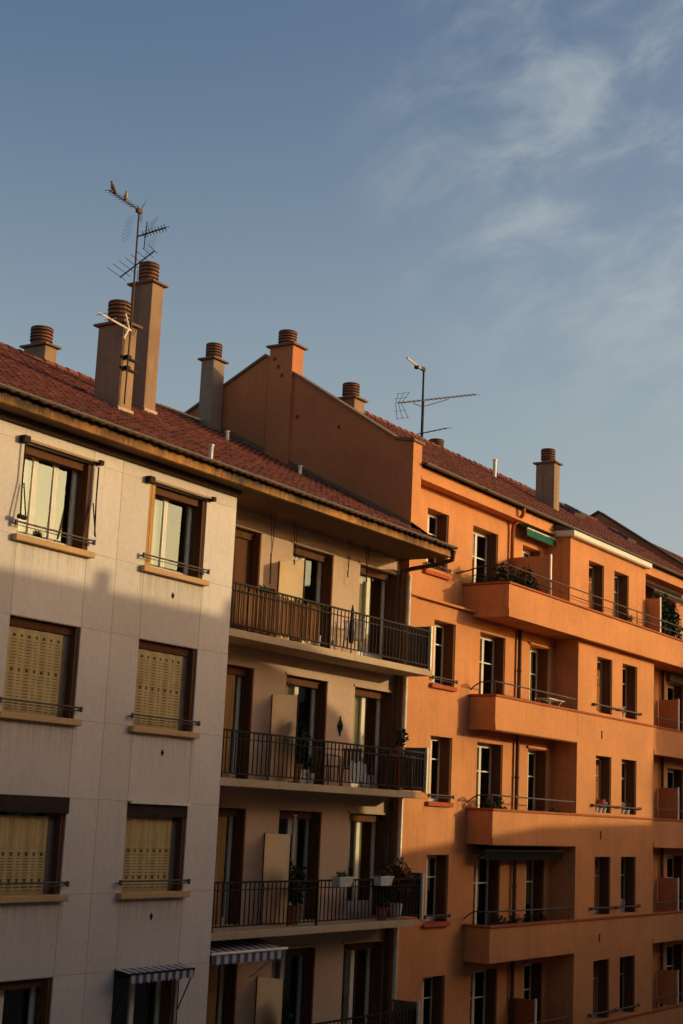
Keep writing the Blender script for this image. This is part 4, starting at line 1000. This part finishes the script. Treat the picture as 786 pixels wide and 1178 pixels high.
chair((5.35, .5, floorL(0)), -.8, 'pale garden chair on the topmost loggia beside the folded parasol', 'pot_white')
chair((4.45, .5, floorL(1)), 1.2, 'brown garden chair left of the patterned cloth on the second row', 'iron_brown')
chair((5.5, .5, floorL(1)), -1.0, 'grey garden chair before the bright curtained door, second row', 'rail_grey')
table((7.05, .38, floorL(1)), 1.25, .5, .80, 'dark table at the right end of the second row loggia', 'iron_brown')
plant((7.62, .5, floorL(1) + .80), .22, .10, (.14, .12, .22), 90, .1, 'small plant standing on the dark table', 'leaf_dark')
o = MB().add([(4.95 + .65 * i / 12, .20 + .03 * math.sin(i * 1.9) + (.02 if j else 0), floorL(1) + (.55 if j else .12) + .03 * math.sin(i)) for j in (0, 1) for i in range(13)], [(i, i + 1, i + 14, i + 13) for i in range(12)]).build('cloth', 'pot_white')
sm = o.modifiers.new('thick', 'SOLIDIFY'); sm.thickness = .012
tag(o, 'pale crumpled cloth hung behind the second row railing', 'cloth')
# dark green ornament on the second row wall
mb = MB(); mb.tube([(0, -.012, -.22), (0, -.012, .22)], .018, 6)
for s_ in (1, -1): mb.tube([(0, -.012, -.16), (.08 * s_, -.012, -.05), (.09 * s_, -.012, .03), (.03 * s_, -.012, .12), (0, -.012, .16)], .016, 6)
mb.lathe((0, -.02, 0), [(.01, -.06), (.06, 0), (.01, .06)], 10)
o = mb.build('wall_ornament', 'leaf_dark', None, (5.62, .95, Z(1.92))); tag(o, 'dark green ornament on the wall between two second row doors', 'ornament')
# bead strings hanging in the third row doorway
mb = MB()
for i in range(4):
    x = 4.15 + .02 * i; nb = 40 - 7 * i
    mb.tube([(x, 1.06, Z(-.08 - .02 * q)) for q in range(2 * nb)], [.012 if q % 2 else .004 for q in range(2 * nb)], 6)
mb.tube([(4.12, 1.06, Z(-.08)), (4.24, 1.06, Z(-.08))], .012, 6)
tag(mb.build('bead_curtain', 'pale_metal'), 'string of pale beads hanging in a third row doorway', 'bead curtain')

# ------------------------------------------------------------------ things on the orange block
def floorR(k): return Z(2.412 - HR * k)
tf = Z(5.305)
for i, (x, y, w, h) in enumerate(((11.95, .15, .3, .46), (12.5, .1, .34, .40), (13.1, .05, .26, .5), (13.6, .1, .3, .36))):
    plant((x, y, tf), .42, .17, (w, .22, h), 260, .12, ['leafy plant at the corner of the top balcony', 'dense plant second along the top balcony from its corner', 'tall thin plant third along the top balcony', 'low plant beside the first screen of the top balcony'][i], ['leaf_dark', 'leaf', 'leaf_dark', 'leaf'][i])
plant((11.80, .62, tf), .40, .17, (.16, .34, .28), 240, .1, 'trailing plant along the short side of the top balcony', 'leaf_dark')
plant((23.6, .25, tf), .5, .24, (.6, .34, .85), 900, .15, 'large bright bush beyond the second screen of the top balcony', 'leaf', stems=14)
plant((24.9, .35, tf), .5, .24, (.5, .34, .75), 600, .15, 'dark bush farthest along the top balcony', 'leaf_dark', stems=12)
plant((20.35, .05, tf), .4, .14, (.2, .14, .36), 160, .1, 'plant under the right window of the top floor bay', 'leaf_dark')
for i, (x, y) in enumerate(((11.85, .30), (12.25, .25))):
    plant((x, y, floorR(1)), .40, .15, (.24, .18, .32), 200, .1, ['dark leafy plant in the corner of the second balcony from the top', 'shorter plant beside the corner plant, same balcony'][i], 'leaf_dark')
def drying_rack(loc, label):
    o = thing('drying_rack', label, 'drying rack', loc)
    mb = MB()
    for y in (-.2, .2): mb.tube([(-.55, y, .95), (.55, y, .95)], .012, 6)
    for i in range(9): mb.tube([(-.5 + .125 * i, -.2, .95), (-.5 + .125 * i, .2, .95)], .006, 5)
    mb.build('rack', 'white', o)
    mb = MB()
    for y in (-.2, .2): mb.tube([(-.4, y, .95), (.4, -y, 0)], .011, 6); mb.tube([(.4, y, .95), (-.4, -y, 0)], .011, 6)
    mb.build('leg', 'white', o)
    MB().box(-.45, .05, -.21, .21, .958, .972).build('towel', 'pot_white', o)
drying_rack((15.6, .40, floorR(0)), 'white drying rack on the balcony under the top balcony')
plant((15.8, .3, floorR(1)), .55, .13, (.14, .12, .16), 60, .08, 'small potted plant at the bay end of the second balcony from the top', 'leaf', 'pot_white')
for i in range(4): plant((12.6 + .8 * i, .28, floorR(2)), .55, .12, (.22, .14, .20), 120, .08, ['leftmost low plant on the shaded balcony below the dark awning', 'second low plant on the shaded balcony below the dark awning', 'third low plant on the shaded balcony below the dark awning', 'low plant nearest the bay on the shaded balcony below the dark awning'][i], 'leaf_dark')
zs = Z(3.225 - HR)
for i, (x, lf, lab) in enumerate(((18.2, 'leaf', 'green pot plant, left in the left bay window of the lit middle floor'), (18.5, 'flower', 'red flowering plant in the left bay window of the lit middle floor'), (18.8, 'flower_pink', 'pale flowers, right in the left bay window of the lit middle floor'), (20.2, 'flower_pink', 'pale flowers in the right bay window of the lit middle floor'), (20.6, 'leaf', 'green pot plant in the right bay window of the lit middle floor'))):
    plant((x, .10, zs), .13, .08, (.13, .08, .12), 70, .07, lab, lf, 'pot_white', 'flower_pot')
plant((20.25, .12, Z(3.225 - 2 * HR)), .16, .1, (.14, .08, .12), 70, .07, 'white potted plant in the right bay window of the shaded floor', 'flower_pink', 'pot_white', 'flower_pot')
plant((20.2, .12, Z(3.225)), .14, .09, (.12, .08, .1), 60, .06, 'white potted plant in the right bay window below the top balcony', 'flower_pink', 'pot_white', 'flower_pot')
